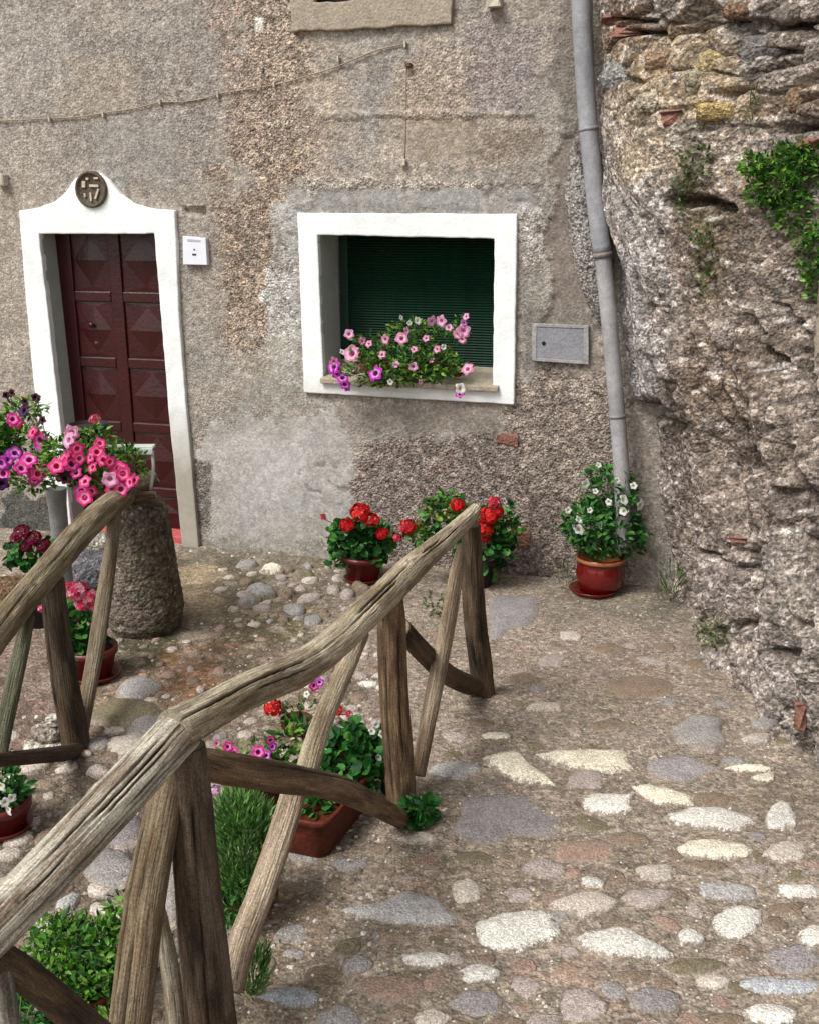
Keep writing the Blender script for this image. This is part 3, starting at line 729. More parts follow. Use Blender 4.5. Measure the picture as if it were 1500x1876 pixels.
ells = [(835, 1412, 45, 16, 'lgrey'), (1070, 1432, 34, 17, 'pink'), (1240, 1408, 64, 24, 'purple'), (1120, 1476, 45, 20, 'white'), (1430, 1500, 32, 26, 'white'),
 (1440, 1560, 46, 18, 'pale'), (1070, 1560, 60, 22, 'red'), (995, 1592, 38, 18, 'pink'), (1200, 1602, 38, 14, 'pale'), (1085, 1620, 26, 9, 'white'),
 (855, 1630, 28, 24, 'pale'), (945, 1635, 30, 18, 'pink'), (1070, 1655, 54, 22, 'pale'), (1180, 1650, 48, 19, 'pink'), (1330, 1630, 66, 19, 'lgrey'), (1460, 1631, 44, 14, 'white'),
 (1440, 1665, 36, 14, 'brown'), (945, 1702, 78, 38, 'white'), (1265, 1718, 26, 16, 'white'), (1352, 1692, 46, 28, 'white'), (1488, 1718, 28, 18, 'white'), (1458, 1755, 56, 25, 'purple'),
 (655, 1770, 28, 19, 'grey'), (780, 1760, 42, 13, 'white'), (875, 1786, 38, 17, 'white'), (965, 1806, 26, 20, 'pink'), (540, 1828, 56, 19, 'bgrey'), (715, 1815, 56, 24, 'red'),
 (870, 1838, 46, 22, 'purple'), (1062, 1842, 40, 32, 'pink'), (1190, 1836, 50, 22, 'purple'), (1430, 1806, 72, 17, 'bgrey'), (1412, 1862, 58, 20, 'white'), (620, 1866, 40, 20, 'grey'),
 (790, 1872, 34, 16, 'pale'), (1000, 1880, 36, 22, 'pink'), (1280, 1340, 52, 26, 'grey'), (1385, 1355, 28, 11, 'pale'), (912, 1351, 28, 6, 'cream'), (1010, 1212, 26, 12, 'pink'),
 (1045, 1166, 24, 9, 'pale'), (1165, 1255, 60, 28, 'brown'), (1000, 1296, 32, 8, 'pale'), (1400, 1330, 30, 10, 'grey'), (885, 1326, 26, 8, 'brown'), (1120, 1330, 44, 10, 'brown'),
 (770, 1540, 34, 8, 'pale'), (1310, 1465, 40, 12, 'brown'), (1280, 1585, 44, 9, 'brown'), (1150, 1540, 40, 14, 'brown'), (1270, 1770, 50, 14, 'moss'), (1320, 1870, 40, 16, 'brown'),
 (720, 1720, 34, 12, 'brown'), (870, 1575, 40, 14, 'moss'), (590, 1700, 30, 10, 'brown'), (1380, 1590, 30, 10, 'pink'), (1135, 1695, 30, 9, 'brown'), (1160, 1790, 36, 12, 'brown'),
 (1300, 1800, 34, 14, 'pale'), (740, 1860, 26, 12, 'brown'), (1110, 1190, 36, 10, 'brown'), (960, 1245, 30, 10, 'brown'), (700, 1600, 26, 8, 'brown'), (1340, 1400, 24, 8, 'grey')]
for i, (x, y, rx, ry, t) in enumerate(ells):
    put(ell_px(x, y, rx * 1.06, ry * 1.06, 300 + i, jit=.24, n=8), .005 + .005 * rnd.random() if t in ('brown', 'moss', 'purple', 'red', 'pink') else .010 + .006 * rnd.random(), t, 300 + i)
for (pp_, t_o) in polys:
    q = [on_ground(*a) for a in pp_]; c = sum(q, Vector()) / len(q); rr_ = max((a - c).length for a in q); placed0.append((c.x, c.y, rr_ * .8))
for (x, y, rx, ry, t_o) in ells:
    c = on_ground(x, y); placed0.append((c.x, c.y, px_size(c, rx) * .8))
# rounded cobbles and rubble on the left, behind the near railing
slabs = [([(215, 1262), (262, 1240), (300, 1258), (268, 1282), (222, 1284)], 'grey'), ([(165, 1310), (215, 1282), (300, 1292), (262, 1330), (190, 1340)], 'moss'),
 ([(228, 1352), (255, 1318), (312, 1320), (300, 1352)], 'grey'), ([(140, 1520), (195, 1496), (262, 1500), (252, 1552), (190, 1548)], 'purple'),
 ([(195, 1360), (260, 1346), (300, 1368), (255, 1388), (208, 1384)], 'pale'), ([(148, 1555), (215, 1560), (258, 1590), (210, 1640), (160, 1610)], 'grey'),
 ([(285, 1620), (330, 1560), (345, 1640), (310, 1690)], 'grey')]
for i, (pp, t) in enumerate(slabs): put([tuple(on_ground(*q)[:2]) for q in pp], .03, t, 500 + i, name='paving_slab')
placed = list(placed0)
def scatter(n, x0, y0, x1, y1, s0, s1, tones, hmul, name='cobble', keep=None, sep=.95, sd=0):
    rr = random.Random(sd); cnt = 0; tries = 0
    while cnt < n and tries < n * 30:
        tries += 1; x, y = rr.uniform(x0, x1), rr.uniform(y0, y1)
        if keep and not keep(x, y): continue
        p = on_ground(x, y); s_ = rr.uniform(s0, s1)
        if any(math.hypot(p.x - a, p.y - b) < (s_ + c) * sep for a, b, c in placed): continue
        placed.append((p.x, p.y, s_)); a0 = rr.uniform(0, pi); e = rr.uniform(.6, .95); o = []
        for k in range(8):
            a = 2 * pi * k / 8; q = s_ * rr.uniform(.82, 1.1); lx, ly = q * cos(a), q * e * sin(a)
            o.append((p.x + lx * cos(a0) - ly * sin(a0), p.y + lx * sin(a0) + ly * cos(a0)))
        put(o, s_ * hmul, rr.choice(tones), 1000 + sd * 97 + cnt, name=name, n=10, dome=.5, flat=sd != 3); cnt += 1
for (pp, _) in slabs:
    q = [on_ground(*a) for a in pp]; c = sum(q, Vector()) / len(q); placed.append((c.x, c.y, .07))
mixed = ['pale', 'grey', 'pink', 'brown', 'purple', 'moss', 'brown']
scatter(110, 0, 1330, 420, 1880, .034, .070, ['pale', 'grey', 'pink', 'brown', 'pale', 'lgrey', 'brown'], .26, sd=1, sep=.82)
scatter(60, 560, 1175, 705, 1400, .026, .05, ['pale', 'pink', 'white', 'brown'], .3, sd=2, sep=.82)
scatter(56, 460, 1550, 1500, 1890, .034, .066, ['brown', 'pink', 'moss', 'brown', 'brown', 'grey', 'red'], .07, name='paving_stone', sd=6, sep=.88)
scatter(26, 780, 1180, 1440, 1560, .035, .075, ['brown', 'pink', 'brown', 'purple', 'moss'], .06, name='paving_stone', sd=7, sep=.95)
scatter(60, 400, 1035, 700, 1150, .022, .075, ['pale', 'brown', 'brown', 'moss', 'pink', 'grey'], .42, sd=3)
scatter(80, 200, 1110, 600, 1330, .016, .046, ['pale', 'brown', 'red', 'pink', 'brown', 'moss'], .3, sd=4)
scatter(30, 400, 1280, 560, 1700, .025, .05, mixed, .3, sd=5)
big = [(478, 1092, .075, 'lgrey'), (500, 1050, .06, 'cream'), (455, 1110, .05, 'grey'), (560, 1060, .06, 'moss'), (525, 1088, .05, 'brown')]
for i, (x, y, s_, t) in enumerate(big):
    p = on_ground(x, y); put([(p.x + s_ * cos(a) * 1.1, p.y + s_ * .7 * sin(a)) for a in [k * pi / 4 for k in range(8)]], s_ * .8, t, 700 + i, name='cobble', dome=1.2)
# loose grit too small to pick apart
def grit_mesh(name, n, region, parent, s0, s1, sd, tones):
    rr = np.random.RandomState(sd); V = []; Fc = []; C = []; k = 0
    for _ in range(n):
        x, y = rr.uniform(region[0], region[2]), rr.uniform(region[1], region[3]); p = on_ground(x, y)
        if not (GX0 < p.x < GX1 and GY0 < p.y < 6.9): continue
        s_ = rr.uniform(s0, s1) ; z = ground_z(p.x, p.y); c = lin(TONES[tones[rr.randint(len(tones))]]) * rr.uniform(.75, 1.1)
        a0 = rr.uniform(0, 6.3); pts = [(cos(a0 + i * 1.257) * s_ * rr.uniform(.7, 1.2), sin(a0 + i * 1.257) * s_ * rr.uniform(.5, 1)) for i in range(5)]
        V += [(p.x + a, p.y + b, z - .002) for a, b in pts] + [(p.x + a * .6, p.y + b * .6, z + s_ * rr.uniform(.35, .7)) for a, b in pts]
        Fc += [(k + i, k + (i + 1) % 5, k + 5 + (i + 1) % 5, k + 5 + i) for i in range(5)] + [tuple(k + 5 + i for i in range(5))]
        C += [c] * 10; k += 10
    o = mk(name, V, Fc, M['pebble'], parent, C, smooth=False); o['kind'] = 'stuff'; return o
grit_mesh('gravel', 1500, (0, 1000, 720, 1800), ground, .004, .013, 3, ['pale', 'brown', 'grey', 'red', 'white', 'moss'])
grit_mesh('gravel', 1800, (420, 1110, 1480, 1890), ground, .0025, .007, 4, ['pale', 'brown', 'pale', 'pink', 'white', 'cream'])

# ------------------------------------------------------------------ ROCK
ep = [(-80, 1092), (0, 1092), (100, 1096), (200, 1090), (300, 1104), (400, 1114), (500, 1130), (600, 1142), (700, 1154), (745, 1162), (775, 1200), (900, 1226), (1060, 1245), (1120, 1250)]
YN = 5.65
et = sorted([(at_y(x, y, YN).z, at_y(x, y, YN).x) for y, x in ep]); ez = [a for a, b in et]; ex = [b for a, b in et]
RY0, RY1, RZ0, RZ1 = 2.3, 6.6, -.15, 4.2
nry, nrz = 620, 640
ry = np.linspace(RY0, RY1, nry)[:, None] * np.ones((1, nrz)); rz = np.ones((nry, 1)) * np.linspace(RZ0, RZ1, nrz)[None, :]
Xf = np.interp(rz, ez, ex) + .035
by = [(2.3, 1.36), (3.3, 1.40), (4.0, 1.50), (4.4, 1.53), (5.0, 1.44), (5.5, 1.47), (5.92, 1.52), (6.6, 1.6)]
Xb = np.interp(ry, [a for a, b in by], [b for a, b in by])
Xn = Xb + .09 * rz + .10 * sst(1.2, 2.6, rz)
t_ = sst(.0, 1.25, YN - ry)
kz_ = sst(0.0, .55, rz)                       # the foot follows the base line
RX = (Xf * (1 - t_) + Xn * t_) * kz_ + (np.minimum(Xb, Xn)) * (1 - kz_)
dl_ = np.maximum(0, ry - YN); RX = RX + dl_ * .25 * (rz > 2.3)
RX = RX - .10 * np.exp(-((ry - 5.15) / .32) ** 2) * sst(.95, 1.35, rz) * (1 - sst(2.4, 2.8, rz))
ca, sa = cos(radians(66)), sin(radians(66))
al = ry * ca + rz * sa; ac = ry * sa - rz * ca      # along and across the tilted strata
wq = fbm(ry * 1.3, rz * 1.3, ry * 0, 4, 201)
lo = fbm(ry * 1.5 + wq, rz * 1.5, ry * 0 + 2, 4, 211)
st = ridged(ac * 2.6 + wq * .8, al * .9, ry * 0, 4, 221)
up = sst(2.15, 2.6, rz + .15 * wq)                      # rubble masonry above, bedrock below
hz = ridged(ry * 2.0, rz * 5.0 + wq * .8, ry * 0 + 4, 4, 231)
c1, c1e, c1id = cell(ac * 5 + wq, al * 2.8, ry * 0 + .5, 31)
c2, c2e, c2id = cell(ry * 17, rz * 17, ry * 0 + .5, 41)
c3, c3e, c3id = cell(ry * 42, rz * 42, ry * 0 + .5, 51)
s1_, s1e, s1id = cell(ry * 4.2 + wq * .5, rz * 7.5 + wq * .3, ry * 0 + .5, 61)
fold = ridged(ac * 1.9 + wq * .5 + .25 * lo, al * .32, ry * 0 + 7, 3, 401)
fold2 = ridged(ac * 5.2 + wq * .9, al * .8, ry * 0 + 9, 3, 411)
crv = sst(.16, .0, np.abs(fbm(ac * 3.1 + wq * .6, al * .55, ry * 0 + 3, 3, 421)))
bed = .17 * fold + .08 * fold2 + .04 * st + .04 * (c1id - .5) - .09 * crv ** 2 - .04 * sst(.10, .0, c1e) * (c1id > .6)
# crevices of the cliff, each a line on its face
bpx, bpy_ = project(np.stack([RX, ry, rz], -1).reshape(-1, 3)); bpx = bpx.reshape(ry.shape) + 7 * wq + 9 * fbm(ry * 14, rz * 14, ry * 0, 3, 431); bpy_ = bpy_.reshape(ry.shape) + 9 * fbm(ry * 14, rz * 14, ry * 0 + 3, 3, 441)
crev = np.zeros(ry.shape)
for line, w_, dp0 in (([(1248, 372), (1290, 366), (1345, 384)], 11, .16), ([(1296, 380), (1312, 400)], 10, .12), ([(1302, 610), (1318, 690), (1345, 752), (1362, 800)], 6, .10), ([(1385, 585), (1408, 640), (1428, 672)], 8, .12),
        ([(1428, 560), (1452, 640), (1470, 720), (1492, 800)], 5, .09), ([(1368, 780), (1392, 850), (1418, 892)], 9, .13), ([(1150, 742), (1205, 748), (1240, 790)], 10, .12), ([(1215, 560), (1222, 640), (1240, 700)], 4, .07),
        ([(1212, 420), (1216, 500), (1212, 560)], 3, .06), ([(1290, 780), (1300, 860), (1330, 930)], 5, .08), ([(1380, 1142), (1420, 1138)], 8, .10), ([(1440, 1180), (1462, 1200)], 7, .09), ([(1432, 1270), (1436, 1320)], 6, .09),
        ([(1190, 560), (1205, 700)], 4, .06), ([(1160, 780), (1195, 900), (1235, 1010)], 6, .09), ([(1430, 900), (1450, 1000)], 5, .08), ([(1320, 1010), (1380, 1040), (1400, 1010)], 5, .07), ([(1260, 820), (1265, 920), (1290, 1000)], 4, .06),
        ([(1480, 900), (1490, 1050)], 6, .08), ([(1120, 36), (1190, 40)], 4, .07), ([(1140, 60), (1200, 62)], 4, .08), ([(1390, 45), (1470, 50)], 6, .09), ([(1320, 180), (1360, 160), (1420, 90)], 6, .09), ([(1420, 240), (1500, 235)], 8, .10), ([(1270, 620), (1280, 720)], 4, .06)):
    for (x0, y0), (x1, y1) in zip(line[:-1], line[1:]):
        vx, vy = x1 - x0, y1 - y0; tt = np.clip(((bpx - x0) * vx + (bpy_ - y0) * vy) / (vx * vx + vy * vy), 0, 1)
        dd = np.hypot(bpx - x0 - tt * vx, bpy_ - y0 - tt * vy); crev = np.maximum(crev, dp0 * np.exp(-(dd / w_) ** 2))
mas = .03 * hz + .07 * (s1id - .5) - .09 * sst(.14, .0, s1e)
fine = .020 * (.5 - c2) + .010 * (.5 - c3) + .030 * fbm(ry * 9, rz * 9, ry * 0, 4, 241) + .008 * fbm(ry * 40, rz * 40, ry * 0, 3, 251)
dp_ = (bed - bed.mean()) * (1 - up) + (mas - mas.mean()) * up + .05 * lo + fine
nose = (.45 + .55 * sst(.1, .6, YN - ry)) * (1 - .45 * sst(1.1, .6, YN - ry) * sst(.9, 1.3, rz) * (1 - sst(2.5, 2.9, rz)))
bigc = sst(.10, .0, np.abs(fbm(ac * 1.9 + wq * .5, al * .42, ry * 0 + 63, 3, 451))) * sst(-.2, .3, fbm(ry * 1.4, rz * 1.4, ry * 0 + 73, 3, 461)) * (1 - up)
RXd = RX - dp_ * nose + crev * 1.4 + .07 * bigc * nose
PRr = np.stack([RXd, ry, rz], -1)
rpx, rpy = project(PRr.reshape(-1, 3)); rpx = rpx.reshape(ry.shape); rpy = rpy.reshape(ry.shape)
rc = np.ones(ry.shape + (3,)) * lin((146, 134, 124))
wq3 = fbm(ry * 5, rz * 5, ry * 0, 4, 261)
def rlay(mask, c, k=1.0):
    global rc
    m = (mask * k)[..., None]; rc = rc * (1 - m) + lin(c) * m
def rpatch(x0, y0, x1, y1, soft=25, w=60):
    cx, cy, hx, hy = (x0 + x1) / 2, (y0 + y1) / 2, (x1 - x0) / 2, (y1 - y0) / 2
    d = np.maximum(np.abs(rpx - cx) - hx, np.abs(rpy - cy) - hy) + wq3 * w
    return 1 - sst(-soft, soft, d)
rlay(sst(-.2, .4, wq3), (156, 142, 130), .6)
rlay(sst(.0, .5, fbm(ry * 8, rz * 8, ry * 0 + 5, 4, 271)), (116, 98, 84), .6)
rlay(rpatch(1080, 200, 1230, 760, 30), (186, 180, 176), .85)
rlay(rpatch(1140, 760, 1240, 1060, 20), (134, 128, 122), .85)
rlay(rpatch(1110, 60, 1400, 330, 40), (184, 160, 124), .7)
rlay(rpatch(1110, 0, 1200, 100, 20), (150, 116, 92), .6)
rlay(rpatch(1330, 30, 1420, 170, 20), (132, 128, 124), .8)
rlay(rpatch(1380, 150, 1500, 330, 30), (126, 104, 84), .7)
rlay(rpatch(1230, 600, 1420, 760, 40), (128, 108, 86), .6)
rlay(sst(.0, .5, fbm(ac * 3.2, al * .7, ry * 0 + 45, 4, 291)) * (rz < 2.3), (118, 100, 84), .55)
rlay(sst(.1, .5, fbm(ac * 4.2, al * .9, ry * 0 + 55, 4, 292)) * (rz < 2.3), (186, 176, 168), .5)
rlay(rpatch(1150, 850, 1400, 1300, 60), (160, 144, 134), .5)
rlay(rpatch(1400, 1000, 1500, 1700, 30), (164, 154, 142), .5)
rlay(rpatch(1230, 240, 1290, 420, 20, 40), (90, 88, 40), .6)
rlay(rpatch(1270, 400, 1330, 560, 20, 40), (98, 92, 44), .6)
rlay(rpatch(1270, 1130, 1340, 1190, 12, 20), (92, 96, 40), .6)
rlay(rpatch(1450, 400, 1500, 560, 20, 30), (82, 86, 40), .6)
rlay(sst(.05, .45, fbm(ry * 3, rz * 3, ry * 0 + 15, 4, 281)) * (rz < 2.4), (172, 160, 152), .55)
rlay(crv ** 2, (88, 78, 68), .5)
rlay(rpatch(1200, 380, 1520, 1000, 60, 90), (128, 108, 90), .40)
rlay(bigc, (96, 80, 66), .4)
rlay(np.clip(crev / .10, 0, 1), (80, 68, 58), .65)
rc = grey(rc, .12, 1.12) * (1 + (.6 * (c2id - .5))[..., None]) * (1 + (.7 * (c3id - .5))[..., None])
rlay((c3id > .80) * sst(.6, .3, c3) * 1.0, (222, 214, 206), .75)
rlay(sst(.05, .0, c2e) * (c2id > .5), (84, 70, 60), .35)
rock = tag(mk('rock_face', PRr.reshape(-1, 3), grid_faces(nry, nrz), M['rock'], None, rc.reshape(-1, 3)), 'rugged brown and grey rock face with old masonry on top', None, None, 'structure')
rock_bvh = BVHTree.FromPolygons([Vector(v_) for v_ in PRr[::3, ::3].reshape(-1, 3)], [tuple(f_) for f_ in grid_faces(len(range(0, nry, 3)), len(range(0, nrz, 3))).tolist()])
def on_rock(px, py):
    d = ray(px, py).normalized(); h = rock_bvh.ray_cast(CO, d)
    if h[0] is None: return None, None
    n = h[1]; n = -n if n.dot(d) > 0 else n
    return h[0], n
for i, (x, y, w, h, tone) in enumerate(((1122, 32, 44, 22, None), (1228, 216, 44, 32, None), (1466, 1308, 24, 52, None), (1355, 990, 34, 14, None), (1150, 60, 60, 9, None), (1480, 262, 44, 20, None),
        (1132, 142, 66, 58, (150, 148, 144)), (1390, 95, 80, 50, (122, 118, 116)), (1300, 120, 60, 44, (188, 168, 128)), (1250, 60, 56, 30, (160, 140, 112)), (1190, 190, 46, 36, (196, 184, 160)),
        (1310, 205, 70, 30, (196, 170, 116)), (1386, 1066, 22, 22, (226, 216, 200)), (1270, 150, 40, 40, (176, 166, 140)), (1440, 30, 70, 34, (134, 124, 114)), (1460, 180, 50, 46, (140, 116, 92)), (1200, 110, 44, 32, (168, 142, 116)),
        (1350, 20, 50, 30, (140, 112, 92)), (1490, 100, 40, 40, (128, 118, 110)), (1330, 610, 50, 60, (168, 156, 146)), (1270, 1240, 44, 40, (150, 138, 126)))):
    p, n = on_rock(x, y)
    if p is None: continue
    n = (n * .5 + (CO - p).normalized() * .5 + Vector((0, 0, -.1))).normalized(); ax = n.cross(Vector((0, 0, 1))).normalized() * -1; az = ax.cross(n).normalized() * -1
    if tone is None: rough_block('brick', p - n * .022, ax, n, az, px_size(p, w) * .85, .07, px_size(p, h) * .85, M['brick'], rock, 60 + i, irr=.5)
    else:
        bm = bmesh.new(); bmesh.ops.create_icosphere(bm, subdivisions=2, radius=.5); r5 = random.Random(i)
        ph = [r5.uniform(0, 9) for _ in range(3)]
        V = []
        for q in bm.verts:
            c_ = q.co.copy(); c_ = Vector([math.copysign(abs(a * 2) ** .75 / 2, a) for a in c_]); k_ = 1 + .12 * math.sin(c_.x * 9 + ph[0]) + .1 * math.sin(c_.z * 11 + ph[1]) + r5.uniform(-.05, .05)
            V.append(p - n * .03 + ax * c_.x * px_size(p, w) * 1.15 * k_ + n * c_.y * .12 * k_ + az * c_.z * px_size(p, h) * 1.15 * k_)
        bm.verts.index_update(); fs = [tuple(v_.index for v_ in f_.verts) for f_ in bm.faces]; bm.free()
        mk('stone', V, fs, M['rock'], rock, np.ones((len(V), 3)) * lin(tone))
# the knob of rock that shows left of the pipe, bedded in the wall
bm = bmesh.new(); bmesh.ops.create_icosphere(bm, subdivisions=5, radius=1.0)
P = np.array([list(q.co) for q in bm.verts]); fs = np.array([[v_.index for v_ in f_.verts] for f_ in bm.faces]); bm.free()
k_ = 1 + .22 * fbm(P[:, 0] * 2, P[:, 1] * 2, P[:, 2] * 2, 4, 301) + .10 * fbm(P[:, 0] * 9, P[:, 1] * 9, P[:, 2] * 9, 3, 311)
P = P * k_[:, None]; hc = on_wall(1078, 430, .0)
d1 = (Vector(on_wall(1100, 560)) - on_wall(1056, 300)).normalized(); d2 = WN; d3 = d1.cross(d2).normalized()
PP = np.array(hc)[None] + P[:, 0:1] * np.array(d1) * .43 + P[:, 1:2] * np.array(d2) * .09 + P[:, 2:3] * np.array(d3) * .095
mk('rock_knob', PP, fs, M['rock'], rock, np.ones((len(PP), 3)) * lin((164, 158, 152)) * (1 + .5 * fbm(P[:, 0] * 12, P[:, 1] * 12, P[:, 2] * 12, 3, 5)[:, None]))
p, n = on_rock(1492, 590)
if p:
    tag(rough_block('white_post', p + Vector((.05, -.02, 0)), (1, 0, 0), (0, 1, 0), (0, 0, 1), .10, .06, .5, M['sillstone'], None, 77), 'pale block set against the rock at the right edge of the view', 'block')

# ------------------------------------------------------------------ LOGS AND FENCES
def log(name, pts, parent, tone=(176, 160, 134), seed=0, cracks=(), seg=40, step=.014, ridge=.02, lump=.05, knots=(), end_tone=(196, 182, 156), tone2=None, crack_shade_knots=True):
    """a natural log through (point, radius) pairs; cracks = (angle, s0, s1, depth, width, wander)"""
    sp = spline([(*p, r) for p, r in pts], step); n = len(sp)
    C = np.array([list(a) for a, _ in sp]); R = np.array([b for _, b in sp])
    T = np.gradient(C, axis=0); T /= np.linalg.norm(T, axis=1)[:, None]
    up_ = np.array([0.05, 0.02, 1.0]) if abs(T[:, 2]).mean() < .7 else np.array([-.3, -1.0, .05])
    Xv = up_[None] - (T @ up_)[:, None] * T; Xv /= np.linalg.norm(Xv, axis=1)[:, None]; Yv = np.cross(T, Xv)
    S = np.concatenate([[0], np.cumsum(np.linalg.norm(np.diff(C, axis=0), axis=1))]); Ltot = S[-1]
    th = np.linspace(0, 2 * pi, seg, endpoint=False)
    SS = S[:, None] * np.ones((1, seg)); TH = np.ones((n, 1)) * th[None]
    cx, cy = np.cos(TH), np.sin(TH)
    rr = 1 + lump * fbm(cx * .7 + seed, cy * .7, SS * 3.5, 3, seed) + ridge * .55 * fbm(cx * 3.2, cy * 3.2 + seed, SS * .8, 3, seed + 5) + ridge * .35 * fbm(cx * 9, cy * 9, SS * 2.2, 2, seed + 9) + ridge * .35 * fbm(cx * 5, cy * 5, SS * 26, 3, seed + 13) - ridge * .9 * sst(.35, .6, fbm(cx * 3, cy * 3, SS * 16, 3, seed + 15))
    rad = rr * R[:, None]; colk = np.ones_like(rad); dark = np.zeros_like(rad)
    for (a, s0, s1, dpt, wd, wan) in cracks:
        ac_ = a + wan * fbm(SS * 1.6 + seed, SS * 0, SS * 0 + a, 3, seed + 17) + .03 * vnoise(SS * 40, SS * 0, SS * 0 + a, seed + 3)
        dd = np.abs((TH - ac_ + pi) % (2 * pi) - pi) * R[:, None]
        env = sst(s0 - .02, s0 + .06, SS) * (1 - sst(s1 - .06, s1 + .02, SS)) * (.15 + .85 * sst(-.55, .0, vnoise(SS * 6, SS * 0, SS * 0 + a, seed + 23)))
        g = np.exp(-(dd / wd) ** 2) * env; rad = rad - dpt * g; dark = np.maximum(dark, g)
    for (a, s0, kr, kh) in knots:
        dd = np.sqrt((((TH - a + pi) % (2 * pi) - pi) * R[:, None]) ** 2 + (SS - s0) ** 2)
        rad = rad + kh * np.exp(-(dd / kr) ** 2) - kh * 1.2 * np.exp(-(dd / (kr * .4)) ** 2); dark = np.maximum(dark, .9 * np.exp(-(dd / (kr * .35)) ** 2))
    P = C[:, None, :] + rad[..., None] * (cx[..., None] * Xv[:, None, :] + cy[..., None] * Yv[:, None, :])
    tone = tuple(np.array(tone) * .95 + np.mean(tone) * .05)
    base = lin(tone); t2 = lin(tone2 if tone2 else tuple(c * .78 for c in tone))
    mixk = sst(-.25, .35, fbm(cx * 1.5, cy * 1.5 + seed, SS * 5, 4, seed + 33))[..., None]
    cc = base * (1 - mixk) + t2 * mixk
    bk = sst(.12, .3, fbm(cx * 1.2 + 3, cy * 1.2 + seed, SS * 3.5, 4, seed + 55))[..., None]
    cc = cc * (1 - .5 * bk) + lin((104, 82, 60)) * .5 * bk
    cc = cc * (1 + .25 * fbm(cx * 5, cy * 5, SS * 3, 3, seed + 44)[..., None])
    if crack_shade_knots: cc = cc * (1 - .93 * dark[..., None])  # groove shade put into the crack colour; knot hearts darkened as well
    G = np.stack([cx * R[:, None] * 6, cy * R[:, None] * 6, SS * .32 + seed], -1)
    V = P.reshape(-1, 3); cc = cc.reshape(-1, 3); G = G.reshape(-1, 3)
    i = np.arange(n - 1)[:, None] * seg + np.arange(seg)[None]; j = np.arange(n - 1)[:, None] * seg + (np.arange(seg)[None] + 1) % seg
    f = np.stack([i, i + seg, j + seg, j], -1).reshape(-1, 4)
    caps = []
    k = len(V); ec = lin(end_tone)
    for e, sgn in ((0, -1), (n - 1, 1)):
        ring = P[e]; c = C[e] + T[e] * sgn * .004; r2 = c + (ring - C[e]) * .8
        V = np.vstack([V, r2, c[None]]); cc = np.vstack([cc, np.ones((seg, 3)) * ec, [ec * .8]]); G = np.vstack([G, (r2 - c) * 25, [[0, 0, 0]]])
        b0 = e * seg; q = np.arange(seg); q1 = (q + 1) % seg
        fa = np.stack([b0 + q, b0 + q1, k + q1, k + q], -1); fb = np.stack([k + q, k + q1, np.full(seg, k + seg), np.full(seg, k + seg)], -1)
        if sgn > 0: fa = fa[:, ::-1]; fb = fb[:, ::-1]
        caps.append((fa, fb)); k += seg + 1
    faces = [tuple(x) for x in f[:, ::-1].tolist()]
    for fa, fb in caps:
        faces += [tuple(x) for x in fa[:, ::-1].tolist()] + [tuple(dict.fromkeys(x)) for x in fb[:, ::-1].tolist()]
    o = mk(name, V, faces, M['wood_pale'], parent, cc, attr={'grain': G}); return fix_normals(o)

# near railing stands in the vertical plane through its post feet
A, B = on_ground(885, 1270), on_ground(400, 1960)
FD = (B - A).normalized(); FN = Vector((FD.y, -FD.x, 0)).normalized()
if FN.x < 0: FN = -FN            # towards the path (right)
def fp(px, py, off=0.0): return on_plane(px, py, A + FN * off, FN)
def fl(lst, off=0.0):
    out = []
    for (x, y, w) in lst:
        p = fp(x, y, off); out.append((p, px_size(p, w) / 2))
    return out
GW, DKB, PALE = (150, 136, 112), (92, 74, 58), (186, 170, 142)
fence = thing('rustic_railing', 'near rustic railing of rough cracked logs running beside the path', 'railing', A.lerp(B, .5), group='rustic log railings')
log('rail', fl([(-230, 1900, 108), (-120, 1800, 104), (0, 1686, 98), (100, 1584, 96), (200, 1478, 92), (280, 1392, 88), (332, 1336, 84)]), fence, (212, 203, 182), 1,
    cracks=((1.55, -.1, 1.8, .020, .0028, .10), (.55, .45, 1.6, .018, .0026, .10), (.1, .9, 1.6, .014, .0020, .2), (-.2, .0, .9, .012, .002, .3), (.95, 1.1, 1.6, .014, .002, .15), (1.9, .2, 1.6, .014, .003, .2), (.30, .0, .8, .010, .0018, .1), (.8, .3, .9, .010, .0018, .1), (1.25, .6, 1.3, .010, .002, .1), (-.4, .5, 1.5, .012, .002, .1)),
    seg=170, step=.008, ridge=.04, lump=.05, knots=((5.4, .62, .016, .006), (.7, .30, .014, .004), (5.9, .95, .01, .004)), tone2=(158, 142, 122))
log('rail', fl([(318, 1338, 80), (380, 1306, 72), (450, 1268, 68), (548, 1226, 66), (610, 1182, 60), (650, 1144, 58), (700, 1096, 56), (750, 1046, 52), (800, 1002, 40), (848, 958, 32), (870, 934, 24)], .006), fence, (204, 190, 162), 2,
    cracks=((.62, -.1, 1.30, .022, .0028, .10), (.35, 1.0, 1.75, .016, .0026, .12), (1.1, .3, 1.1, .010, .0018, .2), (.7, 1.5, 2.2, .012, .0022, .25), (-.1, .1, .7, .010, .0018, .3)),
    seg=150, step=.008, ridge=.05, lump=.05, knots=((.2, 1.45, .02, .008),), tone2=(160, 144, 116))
log('post', fl([(345, 1365, 62), (352, 1480, 76), (362, 1620, 84), (378, 1780, 90), (396, 1960, 96), (404, 2040, 98)]), fence, (110, 94, 78), 3, cracks=((1.6, .0, .9, .008, .004, .3), (.7, .1, .8, .01, .005, .3), (-.5, .1, .9, .008, .004, .3)), seg=72, step=.012, ridge=.05, tone2=(66, 52, 42))
